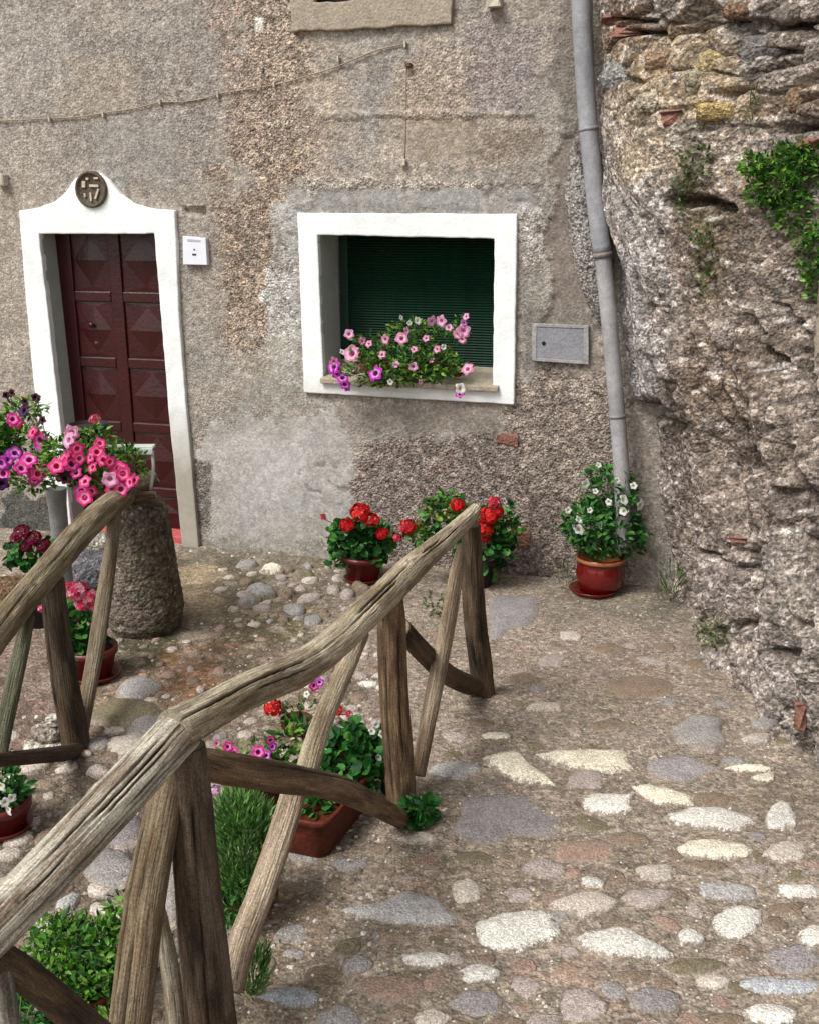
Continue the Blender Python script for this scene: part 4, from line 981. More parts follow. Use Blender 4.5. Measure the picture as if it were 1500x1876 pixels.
log('post', fl([(318, 1400, 56), (296, 1500, 66), (272, 1620, 72), (252, 1760, 76), (236, 1900, 78), (226, 2020, 80)], -.045), fence, (142, 124, 98), 4, cracks=((.5, .1, .8, .007, .004, .3), (-.3, .2, .9, .007, .004, .3)), seg=72, step=.012, ridge=.06, knots=((1.2, .28, .022, .009), (.2, .5, .014, .006)), tone2=(112, 92, 68))
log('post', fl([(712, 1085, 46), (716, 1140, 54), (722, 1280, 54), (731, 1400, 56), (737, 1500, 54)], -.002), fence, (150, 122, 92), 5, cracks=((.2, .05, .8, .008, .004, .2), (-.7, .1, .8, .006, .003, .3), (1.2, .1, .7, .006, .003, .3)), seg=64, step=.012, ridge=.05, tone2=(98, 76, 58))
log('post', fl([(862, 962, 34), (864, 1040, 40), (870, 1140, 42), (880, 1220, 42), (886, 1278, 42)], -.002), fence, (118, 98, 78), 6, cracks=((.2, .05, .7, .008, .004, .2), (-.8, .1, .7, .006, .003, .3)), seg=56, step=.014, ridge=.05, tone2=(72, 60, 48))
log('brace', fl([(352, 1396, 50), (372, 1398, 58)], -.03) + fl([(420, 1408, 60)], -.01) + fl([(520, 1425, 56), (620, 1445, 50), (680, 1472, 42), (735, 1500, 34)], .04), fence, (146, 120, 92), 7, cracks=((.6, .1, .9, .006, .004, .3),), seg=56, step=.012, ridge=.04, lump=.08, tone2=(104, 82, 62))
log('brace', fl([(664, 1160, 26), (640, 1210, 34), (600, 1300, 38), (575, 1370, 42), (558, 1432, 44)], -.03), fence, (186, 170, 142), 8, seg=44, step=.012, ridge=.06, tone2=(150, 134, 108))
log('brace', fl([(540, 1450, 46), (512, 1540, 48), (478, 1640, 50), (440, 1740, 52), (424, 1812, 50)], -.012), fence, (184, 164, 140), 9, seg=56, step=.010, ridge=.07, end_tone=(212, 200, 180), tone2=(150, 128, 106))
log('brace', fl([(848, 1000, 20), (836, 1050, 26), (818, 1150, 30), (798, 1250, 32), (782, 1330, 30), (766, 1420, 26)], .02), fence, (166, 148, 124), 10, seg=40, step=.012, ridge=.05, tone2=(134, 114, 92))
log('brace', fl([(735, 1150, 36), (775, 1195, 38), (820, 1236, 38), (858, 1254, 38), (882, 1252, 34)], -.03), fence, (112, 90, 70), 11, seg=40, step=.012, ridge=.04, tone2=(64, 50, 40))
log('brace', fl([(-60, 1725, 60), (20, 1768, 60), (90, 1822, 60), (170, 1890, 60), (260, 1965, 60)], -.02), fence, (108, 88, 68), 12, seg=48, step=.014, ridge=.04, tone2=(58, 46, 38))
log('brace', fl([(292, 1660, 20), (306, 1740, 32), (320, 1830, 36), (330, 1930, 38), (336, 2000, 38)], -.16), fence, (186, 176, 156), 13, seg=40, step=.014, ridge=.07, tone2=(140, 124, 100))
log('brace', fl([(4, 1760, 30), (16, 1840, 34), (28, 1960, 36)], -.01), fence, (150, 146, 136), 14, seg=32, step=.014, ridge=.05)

# far left railing, plane x = about -1.35
LA = on_ground(140, 1366)
def lp(px, py, off=0.0): return on_plane(px, py, Vector((LA.x + off, 0, 0)), Vector((1, 0, 0)))
def ll(lst, off=0.0):
    out = []
    for (x, y, w) in lst:
        p = lp(x, y, off); out.append((p, px_size(p, w) / 2))
    return out
fence2 = thing('rustic_railing', 'log railing at the left edge sloping up to the stone bollard', 'railing', LA, group='rustic log railings')
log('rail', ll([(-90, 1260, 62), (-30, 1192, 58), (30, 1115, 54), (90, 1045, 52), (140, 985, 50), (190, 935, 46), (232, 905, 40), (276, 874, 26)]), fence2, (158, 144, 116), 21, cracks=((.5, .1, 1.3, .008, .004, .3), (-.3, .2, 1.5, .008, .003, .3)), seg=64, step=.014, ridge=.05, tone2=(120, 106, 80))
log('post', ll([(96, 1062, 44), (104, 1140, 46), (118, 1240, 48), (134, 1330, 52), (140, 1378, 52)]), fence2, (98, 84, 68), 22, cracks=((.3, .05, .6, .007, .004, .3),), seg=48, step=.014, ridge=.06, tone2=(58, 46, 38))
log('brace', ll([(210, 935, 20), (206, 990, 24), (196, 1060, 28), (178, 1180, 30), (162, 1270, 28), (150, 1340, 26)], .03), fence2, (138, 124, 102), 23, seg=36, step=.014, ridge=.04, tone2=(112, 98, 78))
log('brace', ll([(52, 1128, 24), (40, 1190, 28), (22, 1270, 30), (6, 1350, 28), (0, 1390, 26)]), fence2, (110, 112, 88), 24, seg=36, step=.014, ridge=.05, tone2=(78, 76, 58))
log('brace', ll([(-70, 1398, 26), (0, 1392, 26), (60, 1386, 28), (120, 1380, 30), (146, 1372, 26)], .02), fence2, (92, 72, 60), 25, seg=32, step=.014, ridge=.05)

# stone bollard that carries the end of the left railing
bp = on_ground(262, 1160); bp.y += .08
bol = thing('stone_bollard', 'squat tapered mossy stone bollard in front of the red door', 'bollard', bp)
def bollard():
    seg, nh = 96, 110; hh = .70
    prof = [(0, .155), (.06, .185), (.14, .192), (.30, .180), (.45, .165), (.60, .150), (.67, .140), (.70, .110)]
    hs_ = np.linspace(0, hh, nh); rs = np.interp(hs_, [a for a, b in prof], [b for a, b in prof])
    th = np.linspace(0, 2 * pi, seg, endpoint=False); TH = np.ones((nh, 1)) * th; HH = hs_[:, None] * np.ones((1, seg))
    x, y = np.cos(TH) * rs[:, None], np.sin(TH) * rs[:, None]
    a, b, c = cell(x * 38, y * 38, HH * 38, 9)
    r = rs[:, None] * (1 + .05 * fbm(x * 6, y * 6, HH * 6, 3, 9)) + .006 * (.5 - a) * (c > .3) + .004 * fbm(x * 60, y * 60, HH * 60, 2, 3)
    V = np.stack([bp.x + np.cos(TH) * r, bp.y + np.sin(TH) * r, HH - .02 + np.zeros_like(r)], -1).reshape(-1, 3)
    col = lin((122, 110, 98)) * (1 + .6 * (c - .5))[..., None]
    ms = sst(-.1, .4, fbm(x * 6, y * 6, HH * 6, 3, 19) + .8 * np.cos(TH + .5) - 1.2 * HH + .1)[..., None]; col = col * (1 - .45 * ms) + lin((78, 80, 52)) * .45 * ms
    wt = ((c > .93) & (a < .3))[..., None]; col = np.where(wt, lin((186, 178, 166)), col)
    f = []
    for i in range(nh - 1):
        for k in range(seg): j = (k + 1) % seg; f.append((i * seg + k, i * seg + j, (i + 1) * seg + j, (i + 1) * seg + k))
    f.append(tuple((nh - 1) * seg + k for k in range(seg)))
    mk('shaft', V, f, M['rock'], bol, col.reshape(-1, 3))
bollard()
def pool_pts(lst, y): return [(at_y(a, b, y), px_size(at_y(a, b, y), w) / 2) for a, b, w in lst]
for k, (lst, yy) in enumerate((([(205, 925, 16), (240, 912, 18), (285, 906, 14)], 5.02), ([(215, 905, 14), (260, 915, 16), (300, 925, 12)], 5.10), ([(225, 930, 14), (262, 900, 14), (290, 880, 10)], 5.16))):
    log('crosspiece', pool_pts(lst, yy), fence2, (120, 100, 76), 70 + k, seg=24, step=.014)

# ------------------------------------------------------------------ PLANTS
GREENS = {'ger': [(36, 92, 34), (58, 124, 48), (26, 70, 30), (84, 140, 60)], 'bright': [(70, 128, 34), (100, 152, 48), (44, 92, 26), (126, 166, 72), (36, 76, 24)], 'pet': [(58, 104, 36), (92, 134, 48), (122, 156, 62), (44, 84, 30)],
          'dull': [(96, 110, 66), (74, 92, 48), (120, 130, 80), (52, 72, 38)], 'feather': [(78, 122, 56), (104, 148, 74), (56, 94, 44), (128, 164, 94)], 'autumn': [(108, 84, 44), (120, 104, 48), (84, 80, 36)]}
def leaf_shape(kind):
    """unit leaf in local x (along), y (across), z (up): verts, faces"""
    if kind == 'round':
        V = [(0, 0, 0)]; n = 7
        for k in range(n): a = -2.75 + 5.5 * k / (n - 1); q = 1.0 if k % 2 == 0 else .93; V.append((.42 + .5 * cos(a) * q, .52 * sin(a) * q, .12 + (.06 if k % 2 else 0)))
        V.append((.42, 0, .02)); return V, [(n + 1, 1 + k, 2 + k) for k in range(n - 1)] + [(n + 1, 0, 1), (n + 1, n, 0)]
    if kind == 'blade': return [(0, -.04, 0), (0, .04, 0), (.5, .07, .05), (.5, -.07, .05), (1, 0, -.02)], [(0, 3, 2, 1), (3, 4, 2)]
    return [(0, 0, 0), (.3, -.22, .06), (.3, .22, .06), (.45, 0, .0), (.7, -.15, .03), (.7, .15, .03), (1, 0, -.1)], [(0, 1, 3), (0, 3, 2), (1, 4, 3), (3, 5, 2), (4, 6, 3), (3, 6, 5)]
def foliage(name, parent, blobs, n, size, kind, pal, seed, out=.75, upb=.5, kindtag='stuff'):
    """leaves through the volume of several ellipsoids (centre, rx, ry, rz)"""
    rr = random.Random(seed); LV, LF = leaf_shape(kind); V = []; Fc = []; C = []; tot = sum(b[1] * b[3] for b in blobs)
    for (c, rx, ry_, rz_) in blobs:
        for _ in range(int(n * rx * rz_ / tot)):
            d = Vector((rr.gauss(0, 1), rr.gauss(0, 1), rr.gauss(0, 1))).normalized(); q = rr.uniform(.35, 1.0) ** .6 * (1 + .18 * math.sin(d.x * 5 + seed) * math.cos(d.z * 6))
            p = Vector(c) + Vector((d.x * rx, d.y * ry_, d.z * rz_)) * q
            dirn = (Vector((d.x, d.y, d.z * .6)) * out + Vector((rr.uniform(-1, 1), rr.uniform(-1, 1), rr.uniform(-.6, 1))) * .7).normalized()
            nrm = (Vector((0, -.25, 1)) * upb + d * .6 + Vector((rr.uniform(-1, 1), rr.uniform(-1, 1), rr.uniform(-1, 1))) * .45).normalized()
            if kind == 'blade': dirn = (dirn + Vector((0, 0, 1.3))).normalized()
            y = nrm.cross(dirn)
            if y.length < 1e-3: continue
            y.normalize(); z = dirn.cross(y); s_ = size * rr.uniform(.6, 1.25); k = len(V)
            for (a, b, e) in LV: V.append(p + (dirn * a + y * b + z * e) * s_)
            Fc += [tuple(k + i for i in f_) for f_ in LF]
            col = lin(rr.choice(GREENS[pal]), .95 if pal in ('feather', 'pet', 'dull') else .86) * rr.uniform(.7, 1.25)
            C += [col] * len(LV)
    o = mk(name, V, Fc, M['leaf'], parent, C, smooth=False)
    if kindtag: o['kind'] = kindtag
    return o
def stems(name, parent, root, tips, r=.0025):
    V = []; Fc = []
    for t in tips:
        a, b = Vector(root), Vector(t); d = b - a; m = a + d * .5 + Vector((0, 0, .03)); x = d.cross(Vector((0, 1, .2))).normalized() * r; y = d.cross(x).normalized() * r; k = len(V)
        for p in (a, m, b): V += [p + x, p - x * .5 + y, p - x * .5 - y]
        for s_ in (0, 3): Fc += [(k + s_ + i, k + s_ + (i + 1) % 3, k + s_ + 3 + (i + 1) % 3, k + s_ + 3 + i) for i in range(3)]
    o = mk(name, V, Fc, M['stem'], parent); o['kind'] = 'stuff'; return o
def petunia_mesh(name, rim, midc, throat, r=.03):
    V = []; C = []; n = 20; Fc = []
    for ri, (q, h, c) in enumerate(((.10, -.55, throat), (.32, -.08, throat), (.45, .02, midc), (.75, .10, rim), (1.0, .04, rim))):
        for k in range(n):
            a = 2 * pi * k / n; lobe = 1 + (.13 * math.cos(5 * a) + .04 * math.cos(15 * a + 1)) * (1 if ri > 2 else 0)
            V.append((r * q * lobe * cos(a), r * q * lobe * sin(a), r * (h + (.09 * math.sin(5 * a + ri) if ri == 4 else 0)))); C.append(lin(c, .85))
    for ri in range(4):
        for k in range(n): j = (k + 1) % n; Fc.append((ri * n + k, ri * n + j, (ri + 1) * n + j, (ri + 1) * n + k))
    Fc.append(tuple(range(n)))
    return V, Fc, C
def cluster_mesh(cols, r=.042, nfl=26, pr=.0165, seed=0, flat=.7):
    """a geranium head: many five-petalled florets on a dome"""
    rr = random.Random(seed); V = []; Fc = []; C = []
    for i in range(nfl):
        g = (i + .5) / nfl; ph = math.acos(1 - 1.35 * g); a = i * 2.39996
        d = Vector((math.sin(ph) * cos(a), math.sin(ph) * sin(a), math.cos(ph))); c = Vector((d.x * r, d.y * r, d.z * r * flat)) * rr.uniform(.85, 1.1)
        d = (d + Vector((rr.uniform(-.3, .3), rr.uniform(-.3, .3), 0))).normalized(); x = d.cross(Vector((0, 0, 1)) if abs(d.z) < .9 else Vector((1, 0, 0))).normalized(); y = d.cross(x)
        col = lin(rr.choice(cols), .85) * rr.uniform(.55, 1.15)
        for k in range(5):
            b = 2 * pi * k / 5 + i; u = x * cos(b) + y * sin(b); w = d.cross(u); kk = len(V)
            V += [c, c + u * pr * .6 + w * pr * .45 + d * .003, c + u * pr * 1.1 + d * .001, c + u * pr * .6 - w * pr * .45 + d * .003]; Fc.append((kk, kk + 1, kk + 2, kk + 3)); C += [col * .8, col, col, col]
    return V, Fc, C
PROTO = {}
def proto(key, data):
    V, Fc, C = data; me = bpy.data.meshes.new(key)
    me.from_pydata([tuple(v_) for v_ in V], [], Fc); a = me.attributes.new('col', 'FLOAT_COLOR', 'POINT')
    c = np.ones((len(V), 4), dtype=np.float32); c[:, :3] = np.array(C); a.data.foreach_set('color', c.ravel()); me.materials.append(M['petal']); PROTO[key] = me
proto('magenta', petunia_mesh('b', (228, 34, 156), (252, 170, 220), (170, 16, 120)))
proto('pink', petunia_mesh('b', (240, 52, 140), (255, 176, 206), (214, 30, 100)))
proto('hot', petunia_mesh('b', (234, 44, 130), (252, 150, 190), (210, 24, 90)))
proto('violet', petunia_mesh('b', (196, 40, 186), (244, 176, 236), (150, 30, 150)))
proto('darkviolet', petunia_mesh('b', (84, 20, 96), (60, 12, 66), (24, 6, 30)))
proto('maroon', petunia_mesh('b', (66, 14, 34), (50, 8, 26), (20, 4, 12)))
proto('palepink', petunia_mesh('b', (232, 160, 204), (244, 206, 228), (216, 130, 186)))
proto('rose', petunia_mesh('b', (228, 140, 182), (248, 214, 228), (222, 124, 164)))
proto('white', petunia_mesh('b', (240, 238, 240), (240, 240, 232), (200, 205, 150)))
proto('redhead', cluster_mesh([(226, 16, 22), (240, 40, 40), (196, 8, 18)], seed=1))
proto('redhead2', cluster_mesh([(232, 24, 34), (214, 12, 22), (244, 60, 56)], seed=2, r=.04))
proto('pinkhead', cluster_mesh([(240, 120, 150), (250, 170, 188), (226, 60, 100)], seed=3))
proto('coralhead', cluster_mesh([(226, 50, 80), (238, 90, 110), (206, 30, 60)], seed=4, r=.032, nfl=14))
proto('darkredhead', cluster_mesh([(130, 10, 50), (150, 20, 70), (96, 8, 40)], seed=5))
proto('magentahead', cluster_mesh([(224, 50, 170), (240, 110, 200), (200, 30, 150)], seed=6, r=.032, nfl=14))
proto('palehead', cluster_mesh([(214, 160, 200), (228, 190, 216), (196, 120, 176)], seed=7, r=.04, nfl=16))
def bloom(parent, key, px, py, y, dia_px, seed, name='bloom', face=None, label=None):
    """one flower as its own object, sharing its mesh with its alikes"""
    rr = random.Random(seed); p = at_y(px, py, y); o = bpy.data.objects.new(name, PROTO[key]); COL.objects.link(o); adopt(o, parent)
    o.location = p; head = 'head' in key
    d = Vector((rr.uniform(-1.0, 1.0), -1, rr.uniform(-.3, 1.2))) if not head else Vector((rr.uniform(-.3, .3), -.5, 1.0))
    o.rotation_mode = 'QUATERNION'; o.rotation_quaternion = d.normalized().to_track_quat('Z', 'Y') @ Matrix.Rotation(rr.uniform(0, 6), 3, 'Z').to_quaternion()
    base = max(v_.co.xy.length for v_ in PROTO[key].vertices[:]) ; s_ = px_size(p, dia_px) / 2 / base * rr.uniform(.82, 1.15); o.scale = (s_, s_, s_ * rr.uniform(.85, 1.15)); return o
def pot_round(parent, c, r_top, r_bot, h, mat, rimmat=None, name='pot', rim_h=.03, saucer=None):
    c = Vector(c); pr = [(r_bot * .96, 0), (r_bot, .004), (r_top, h - rim_h)] ; pr += [(r_top * 1.08, h - rim_h + .002), (r_top * 1.09, h), (r_top * .98, h + .002), (r_top * .95, h - .02), (.004, h - .022)]
    po = lathe(name, c, pr, mat, parent, 40)
    if rimmat: lathe('rim', c + Vector((0, 0, h - .004)), [(r_top * 1.10, 0), (r_top * 1.12, .010), (r_top * 1.06, .016), (r_top * .97, .010)], rimmat, parent, 40)
    lathe('soil', c + Vector((0, 0, h - .022)), [(r_top * .94, 0), (r_top * .9, .008), (.01, .014)], M['soil'], parent, 24)
    if saucer: lathe('saucer', c + Vector((saucer[1], saucer[2], 0)), [(saucer[0] * .8, 0), (saucer[0] * .82, .004), (saucer[0], .028), (saucer[0] * .97, .030), (saucer[0] * .8, .010), (.004, .009)], mat, parent, 36)
    return po

# 1 white-flowered plant in glazed pot by the drainpipe
c = on_ground(1103, 1096); c.y += .10; Yc = c.y
t = thing('potted_plant', 'white flowering bushy plant in a glossy red glazed pot below the drainpipe', 'potted plant', c)
lathe('pot', c + Vector((0, 0, .008)), [(.085, 0), (.10, .006), (.126, .05), (.134, .10), (.128, .15), (.118, .175), (.13, .182), (.132, .20), (.122, .204), (.112, .19), (.004, .185)], M['glaze'], t, 48)
lathe('rim', c + Vector((0, 0, .186)), [(.132, 0), (.1345, .006), (.134, .018), (.130, .022), (.126, .018)], M['rim_tan'], t, 48)
lathe('saucer', c + Vector((-.035, -.01, 0)), [(.10, 0), (.11, .004), (.135, .03), (.131, .032), (.105, .010), (.004, .009)], M['glaze'], t, 48)
def blob(px, py, y, wx, wz, dy=None):
    p = at_y(px, py, y); rx, rz_ = px_size(p, wx) / 2, px_size(p, wz) / 2; return (p, rx, dy if dy else min(rx, rz_) * .9, rz_)
foliage('foliage', t, [blob(1105, 970, Yc, 150, 120), blob(1118, 905, Yc + .02, 90, 90), blob(1070, 960, Yc - .03, 70, 90), blob(1150, 985, Yc, 70, 60), blob(1115, 870, Yc + .03, 90, 30)], 1150, .050, 'oval', 'ger', 11)
foliage('sprigs', t, [blob(1060, 960, Yc - .03, 90, 110), blob(1150, 880, Yc, 60, 50)], 260, .03, 'blade', 'dull', 12)
for i, (x, y) in enumerate(((1142, 916), (1142, 936), (1172, 925), (1060, 952), (1060, 970), (1098, 962), (1072, 887), (1096, 852), (1130, 880), (1080, 935), (1040, 935), (1052, 966), (1114, 920), (1090, 900), (1160, 890))):
    bloom(t, 'white', x, y, Yc - .13 + .02 * (i % 3), 21 if i < 7 else 14, 20 + i)
stems('stems', t, c + Vector((0, 0, .18)), [at_y(x, y, Yc) for x, y in ((1060, 900), (1090, 870), (1120, 860), (1150, 900), (1040, 950), (1170, 930))])

# 2 geranium under the pale patch of wall
c = on_ground(665, 1070); c.y += .05; Yc = c.y
t = thing('potted_plant', 'round red geranium in a dark red pot under the window, left of the rail end', 'potted plant', c, group='red geraniums against the wall')
pot_round(t, c, .115, .08, .16, M['redplastic'], saucer=(.11, 0, 0))
foliage('foliage', t, [blob(660, 1000, Yc, 112, 92), blob(640, 975, Yc, 60, 40), blob(690, 985, Yc, 60, 50)], 620, .046, 'round', 'ger', 21)
for i, (x, y, d, k) in enumerate(((660, 938, 52, 'redhead'), (636, 962, 36, 'redhead2'), (680, 952, 40, 'redhead'), (700, 978, 32, 'redhead2'), (748, 966, 34, 'redhead'), (592, 948, 13, 'coralhead'), (728, 985, 20, 'coralhead'))):
    bloom(t, k, x, y, Yc - .10, d, 40 + i, name='flower_head')
stems('stems', t, c + Vector((0, 0, .2)), [at_y(x, y, Yc - .06) for x, y in ((660, 945), (636, 965), (700, 980), (748, 970), (592, 950), (728, 986))])
# 3 geranium behind the end of the rail
c = on_ground(872, 1078); c.y += .05; Yc = c.y
t = thing('potted_plant', 'tall red geranium with yellowing leaves behind the far end post', 'potted plant', c, group='red geraniums against the wall')
pot_round(t, c, .115, .085, .17, M['darkshutter'])
foliage('foliage', t, [blob(880, 990, Yc, 120, 120), blob(820, 950, Yc, 90, 90), blob(920, 970, Yc, 60, 90), blob(790, 985, Yc, 60, 50)], 560, .046, 'round', 'ger', 31)
foliage('light_foliage', t, [blob(815, 925, Yc - .05, 70, 50), blob(930, 965, Yc - .05, 50, 40), blob(770, 980, Yc - .05, 60, 40)], 150, .034, 'round', 'bright', 32)
foliage('dry_foliage', t, [blob(800, 960, Yc - .06, 90, 60), blob(940, 970, Yc - .06, 40, 30)], 50, .03, 'round', 'autumn', 33)
for i, (x, y, d, k) in enumerate(((838, 926, 34, 'redhead'), (896, 944, 38, 'redhead'), (886, 968, 34, 'redhead2'), (905, 920, 24, 'coralhead'), (912, 938, 24, 'redhead2'), (888, 985, 22, 'redhead'), (740, 968, 22, 'coralhead'))):
    bloom(t, k, x, y, Yc - .12, d, 60 + i, name='flower_head')
stems('stems', t, c + Vector((0, 0, .2)), [at_y(x, y, Yc - .06) for x, y in ((838, 930), (896, 948), (905, 925), (740, 970), (940, 975))])

# 4 window box
Wb = on_wall(735, 688, -.05); t = thing('window_box', 'pink petunias spilling over the stone sill of the green window', 'window box', Wb)
bu0, bu1 = W(640, 690)[0], W(835, 690)[0]; bz = 1.075
wbox('planter', bu0, bu1, bz + .005, bz + .09, -.22, -.08, M['terra'], t, bevel=.008)
Yw = Wb.y
def yw(px): return on_wall(px, 650, .03).y
foliage('foliage', t, [blob(735, 660, yw(735), 190, 62, .09), blob(690, 632, yw(690), 90, 50, .08), blob(790, 625, yw(790), 110, 60, .08), blob(730, 695, yw(730) - .04, 150, 26, .05), blob(760, 600, yw(760) + .03, 110, 30, .06), blob(820, 668, yw(820) - .02, 60, 40, .06), blob(845, 595, yw(845), 30, 40, .04), blob(700, 680, yw(700) - .08, 170, 50, .07), blob(780, 672, yw(780) - .08, 150, 60, .07)], 2300, .034, 'oval', 'pet', 41)
foliage('dark_foliage', t, [blob(735, 655, yw(735) + .05, 190, 60, .06)], 200, .036, 'oval', 'ger', 42)
for i, (x, y, d, k) in enumerate(((645, 648, 30, 'rose'), (640, 612, 20, 'palepink'), (612, 672, 24, 'magentahead'), (628, 692, 26, 'magentahead'), (636, 712, 16, 'magentahead'), (688, 684, 26, 'violet'), (790, 588, 22, 'palepink'), (808, 588, 22, 'palepink'), (848, 606, 26, 'palepink'), (853, 580, 16, 'palepink'),
        (838, 612, 20, 'rose'), (706, 622, 22, 'rose'), (736, 620, 24, 'rose'), (765, 588, 16, 'white'), (750, 592, 10, 'white'), (843, 712, 22, 'white'), (842, 722, 20, 'magentahead'), (856, 676, 22, 'rose'), (758, 640, 18, 'rose'), (757, 672, 20, 'palepink'), (800, 640, 14, 'rose'), (812, 636, 10, 'white'), (676, 630, 14, 'rose'), (735, 582, 9, 'white'), (628, 645, 14, 'white'), (618, 684, 20, 'violet'), (632, 704, 20, 'violet'), (700, 650, 16, 'rose'), (725, 668, 16, 'palepink'), (780, 620, 16, 'rose'), (745, 606, 16, 'palepink'), (664, 625, 16, 'rose'), (822, 600, 14, 'palepink'), (790, 660, 14, 'palepink'), (715, 700, 14, 'white'), (655, 676, 16, 'rose'), (850, 592, 16, 'violet'), (846, 622, 18, 'rose'), (612, 662, 18, 'rose'), (770, 700, 12, 'palepink'))):
    k2 = {'magentahead': 'violet'}.get(k, k); bloom(t, k2, x, y, yw(x) - .10 - (.06 if y > 660 else 0), d * 1.12, 80 + i)
stems('stems', t, wall_pt((bu0 + bu1) / 2, bz + .14, -.05), [at_y(x, y, yw(x)) for x, y in ((640, 612), (790, 590), (850, 600), (735, 585), (765, 590), (845, 700), (620, 680))])

# 5 petunias above the left railing
Yp = 4.95
c = at_y(188, 905, 5.14); t = thing('plant_stand', 'white metal plant stand on the bollard with pink petunias over it', 'plant stand', c)
pa, pb_ = at_y(170, 816, 5.14), at_y(284, 820, 5.14)
v, f = box((pa + pb_) / 2 + Vector((0, .0, 0)), (1, 0, 0), (0, 1, 0), (0, 0, 1), (pb_ - pa).length, .05, .014)
fix_normals(mk('stand_top', v, f, M['whitemetal'], t, smooth=False, bevel=.004))
v, f = box((pa + pb_) / 2 + Vector((0, -.032, -.018)), (1, 0, 0), (0, 1, 0), (0, 0, 1), (pb_ - pa).length * .98, .010, .03); fix_normals(mk('apron', v, f, M['whitemetal'], t, smooth=False, bevel=.003))
for (x, yy) in ((.97, 0), (.25, 0)):
    q = pa.lerp(pb_, x) + Vector((0, yy - .02, -.01)); tube('leg', [(*q, .008), (*(q + Vector((.0, 0, -.09))), .008), (*(q + Vector((-.02 if x > .5 else .02, 0, -.19))), .008)], M['whitemetal'], t, 8, .03)
pt = thing('petunia_pot', 'hot pink petunias with a small pot on the white stand by the red door', 'petunias', at_y(165, 816, 5.16))
pot_round(pt, at_y(165, 814, 5.20), .09, .07, .10, M['darkshutter'])
foliage('foliage', pt, [blob(150, 850, Yp, 170, 60, .10), blob(185, 880, Yp, 120, 50, .09), blob(120, 830, Yp, 90, 50, .09), blob(175, 800, Yp + .08, 70, 40, .06), blob(240, 850, Yp + .1, 50, 60, .05)], 1250, .036, 'oval', 'pet', 51)
foliage('light_foliage', pt, [blob(105, 822, Yp - .04, 40, 44), blob(215, 824, Yp, 50, 24)], 90, .04, 'oval', 'bright', 52)
for i, (x, y, k) in enumerate(((132, 792, 'rose'), (126, 806, 'palepink'), (104, 854, 'hot'), (130, 834, 'pink'), (132, 850, 'magenta'), (146, 840, 'pink'), (178, 828, 'hot'), (166, 838, 'pink'), (202, 846, 'hot'), (218, 858, 'hot'), (226, 868, 'hot'), (156, 882, 'pink'), (150, 900, 'magenta'), (156, 912, 'pink'),
        (202, 878, 'palepink'), (206, 894, 'hot'), (222, 896, 'pink'), (238, 884, 'pink'), (246, 880, 'pink'), (118, 842, 'hot'), (142, 822, 'hot'), (168, 900, 'pink'), (190, 842, 'hot'), (120, 876, 'maroon'), (112, 868, 'maroon'), (184, 812, 'hot'), (170, 856, 'hot'), (212, 872, 'hot'), (140, 866, 'magenta'))):
    bloom(pt, k, x, y, Yp - .10 - .02 * (i % 3), 31, 120 + i)
bloom(pt, 'pinkhead', 174, 768, Yp, 28, 160, 'flower_head')
stems('stems', pt, at_y(165, 830, 5.16), [at_y(x, y, Yp) for x, y in ((174, 772), (130, 800), (240, 880), (150, 900), (175, 790))])
urn = thing('grey_planter', 'tall grey planter behind the left railing with magenta petunias', 'planter', at_y(105, 1020, 5.35))
uc = on_ground(108, 1080); uc.y = 5.35; uc.x = at_y(108, 950, 5.35).x
lathe('pot', Vector((uc.x, uc.y, 0)), [(.05, 0), (.055, .03), (.042, .06), (.042, .35), (.046, .62), (.052, .68), (.054, .70), (.048, .70), (.042, .66), (.004, .65)], M['greypot'], urn, 28)
Yq = 5.15
foliage('foliage', urn, [blob(40, 820, Yq, 120, 90, .12), blob(5, 800, Yq, 70, 90, .1), blob(60, 880, Yq, 90, 40, .08), blob(45, 750, Yq + .1, 80, 40, .08)], 1250, .036, 'oval', 'pet', 61)
foliage('light_foliage', urn, [blob(0, 805, Yq - .08, 40, 60)], 60, .045, 'round', 'bright', 62)
for i, (x, y, k) in enumerate(((30, 774, 'pink'), (24, 768, 'magenta'), (74, 806, 'magenta'), (78, 814, 'violet'), (14, 842, 'violet'), (2, 848, 'violet'), (54, 860, 'magenta'), (70, 868, 'pink'), (40, 858, 'magenta'), (64, 878, 'magenta'), (44, 752, 'darkviolet'), (4, 886, 'darkviolet'), (-8, 880, 'darkviolet'), (70, 732, 'maroon'), (46, 736, 'maroon'), (12, 724, 'maroon'), (22, 720, 'maroon'), (78, 770, 'maroon'), (66, 728, 'maroon'), (84, 856, 'pink'), (60, 792, 'hot'), (28, 830, 'violet'), (6, 868, 'magenta'), (54, 842, 'magenta'))):
    bloom(urn, k, x, y, Yq - .12 - .02 * (i % 3), 32 if k != 'maroon' else 18, 170 + i)
stems('stems', urn, Vector((uc.x, uc.y, .7)), [at_y(x, y, Yq) for x, y in ((20, 730), (46, 738), (70, 735), (78, 772), (0, 860), (84, 856))])

# 6 dark red plant and things in the left corner
c = on_ground(52, 1080); c.y = 5.35; c.x = at_y(55, 990, 5.3).x
t = thing('potted_plant', 'dark crimson geranium low behind the left railing', 'potted plant', c)
pot_round(t, (c.x, 5.3, 0), .10, .08, .16, M['darkshutter'])
foliage('foliage', t, [blob(60, 1015, 5.3, 100, 50, .1)], 200, .045, 'round', 'ger', 71)
for i, (x, y, d) in enumerate(((40, 975, 36), (62, 985, 40), (80, 1000, 34), (50, 1000, 30), (30, 985, 26))): bloom(t, 'darkredhead', x, y, 5.2, d, 200 + i, 'flower_head')
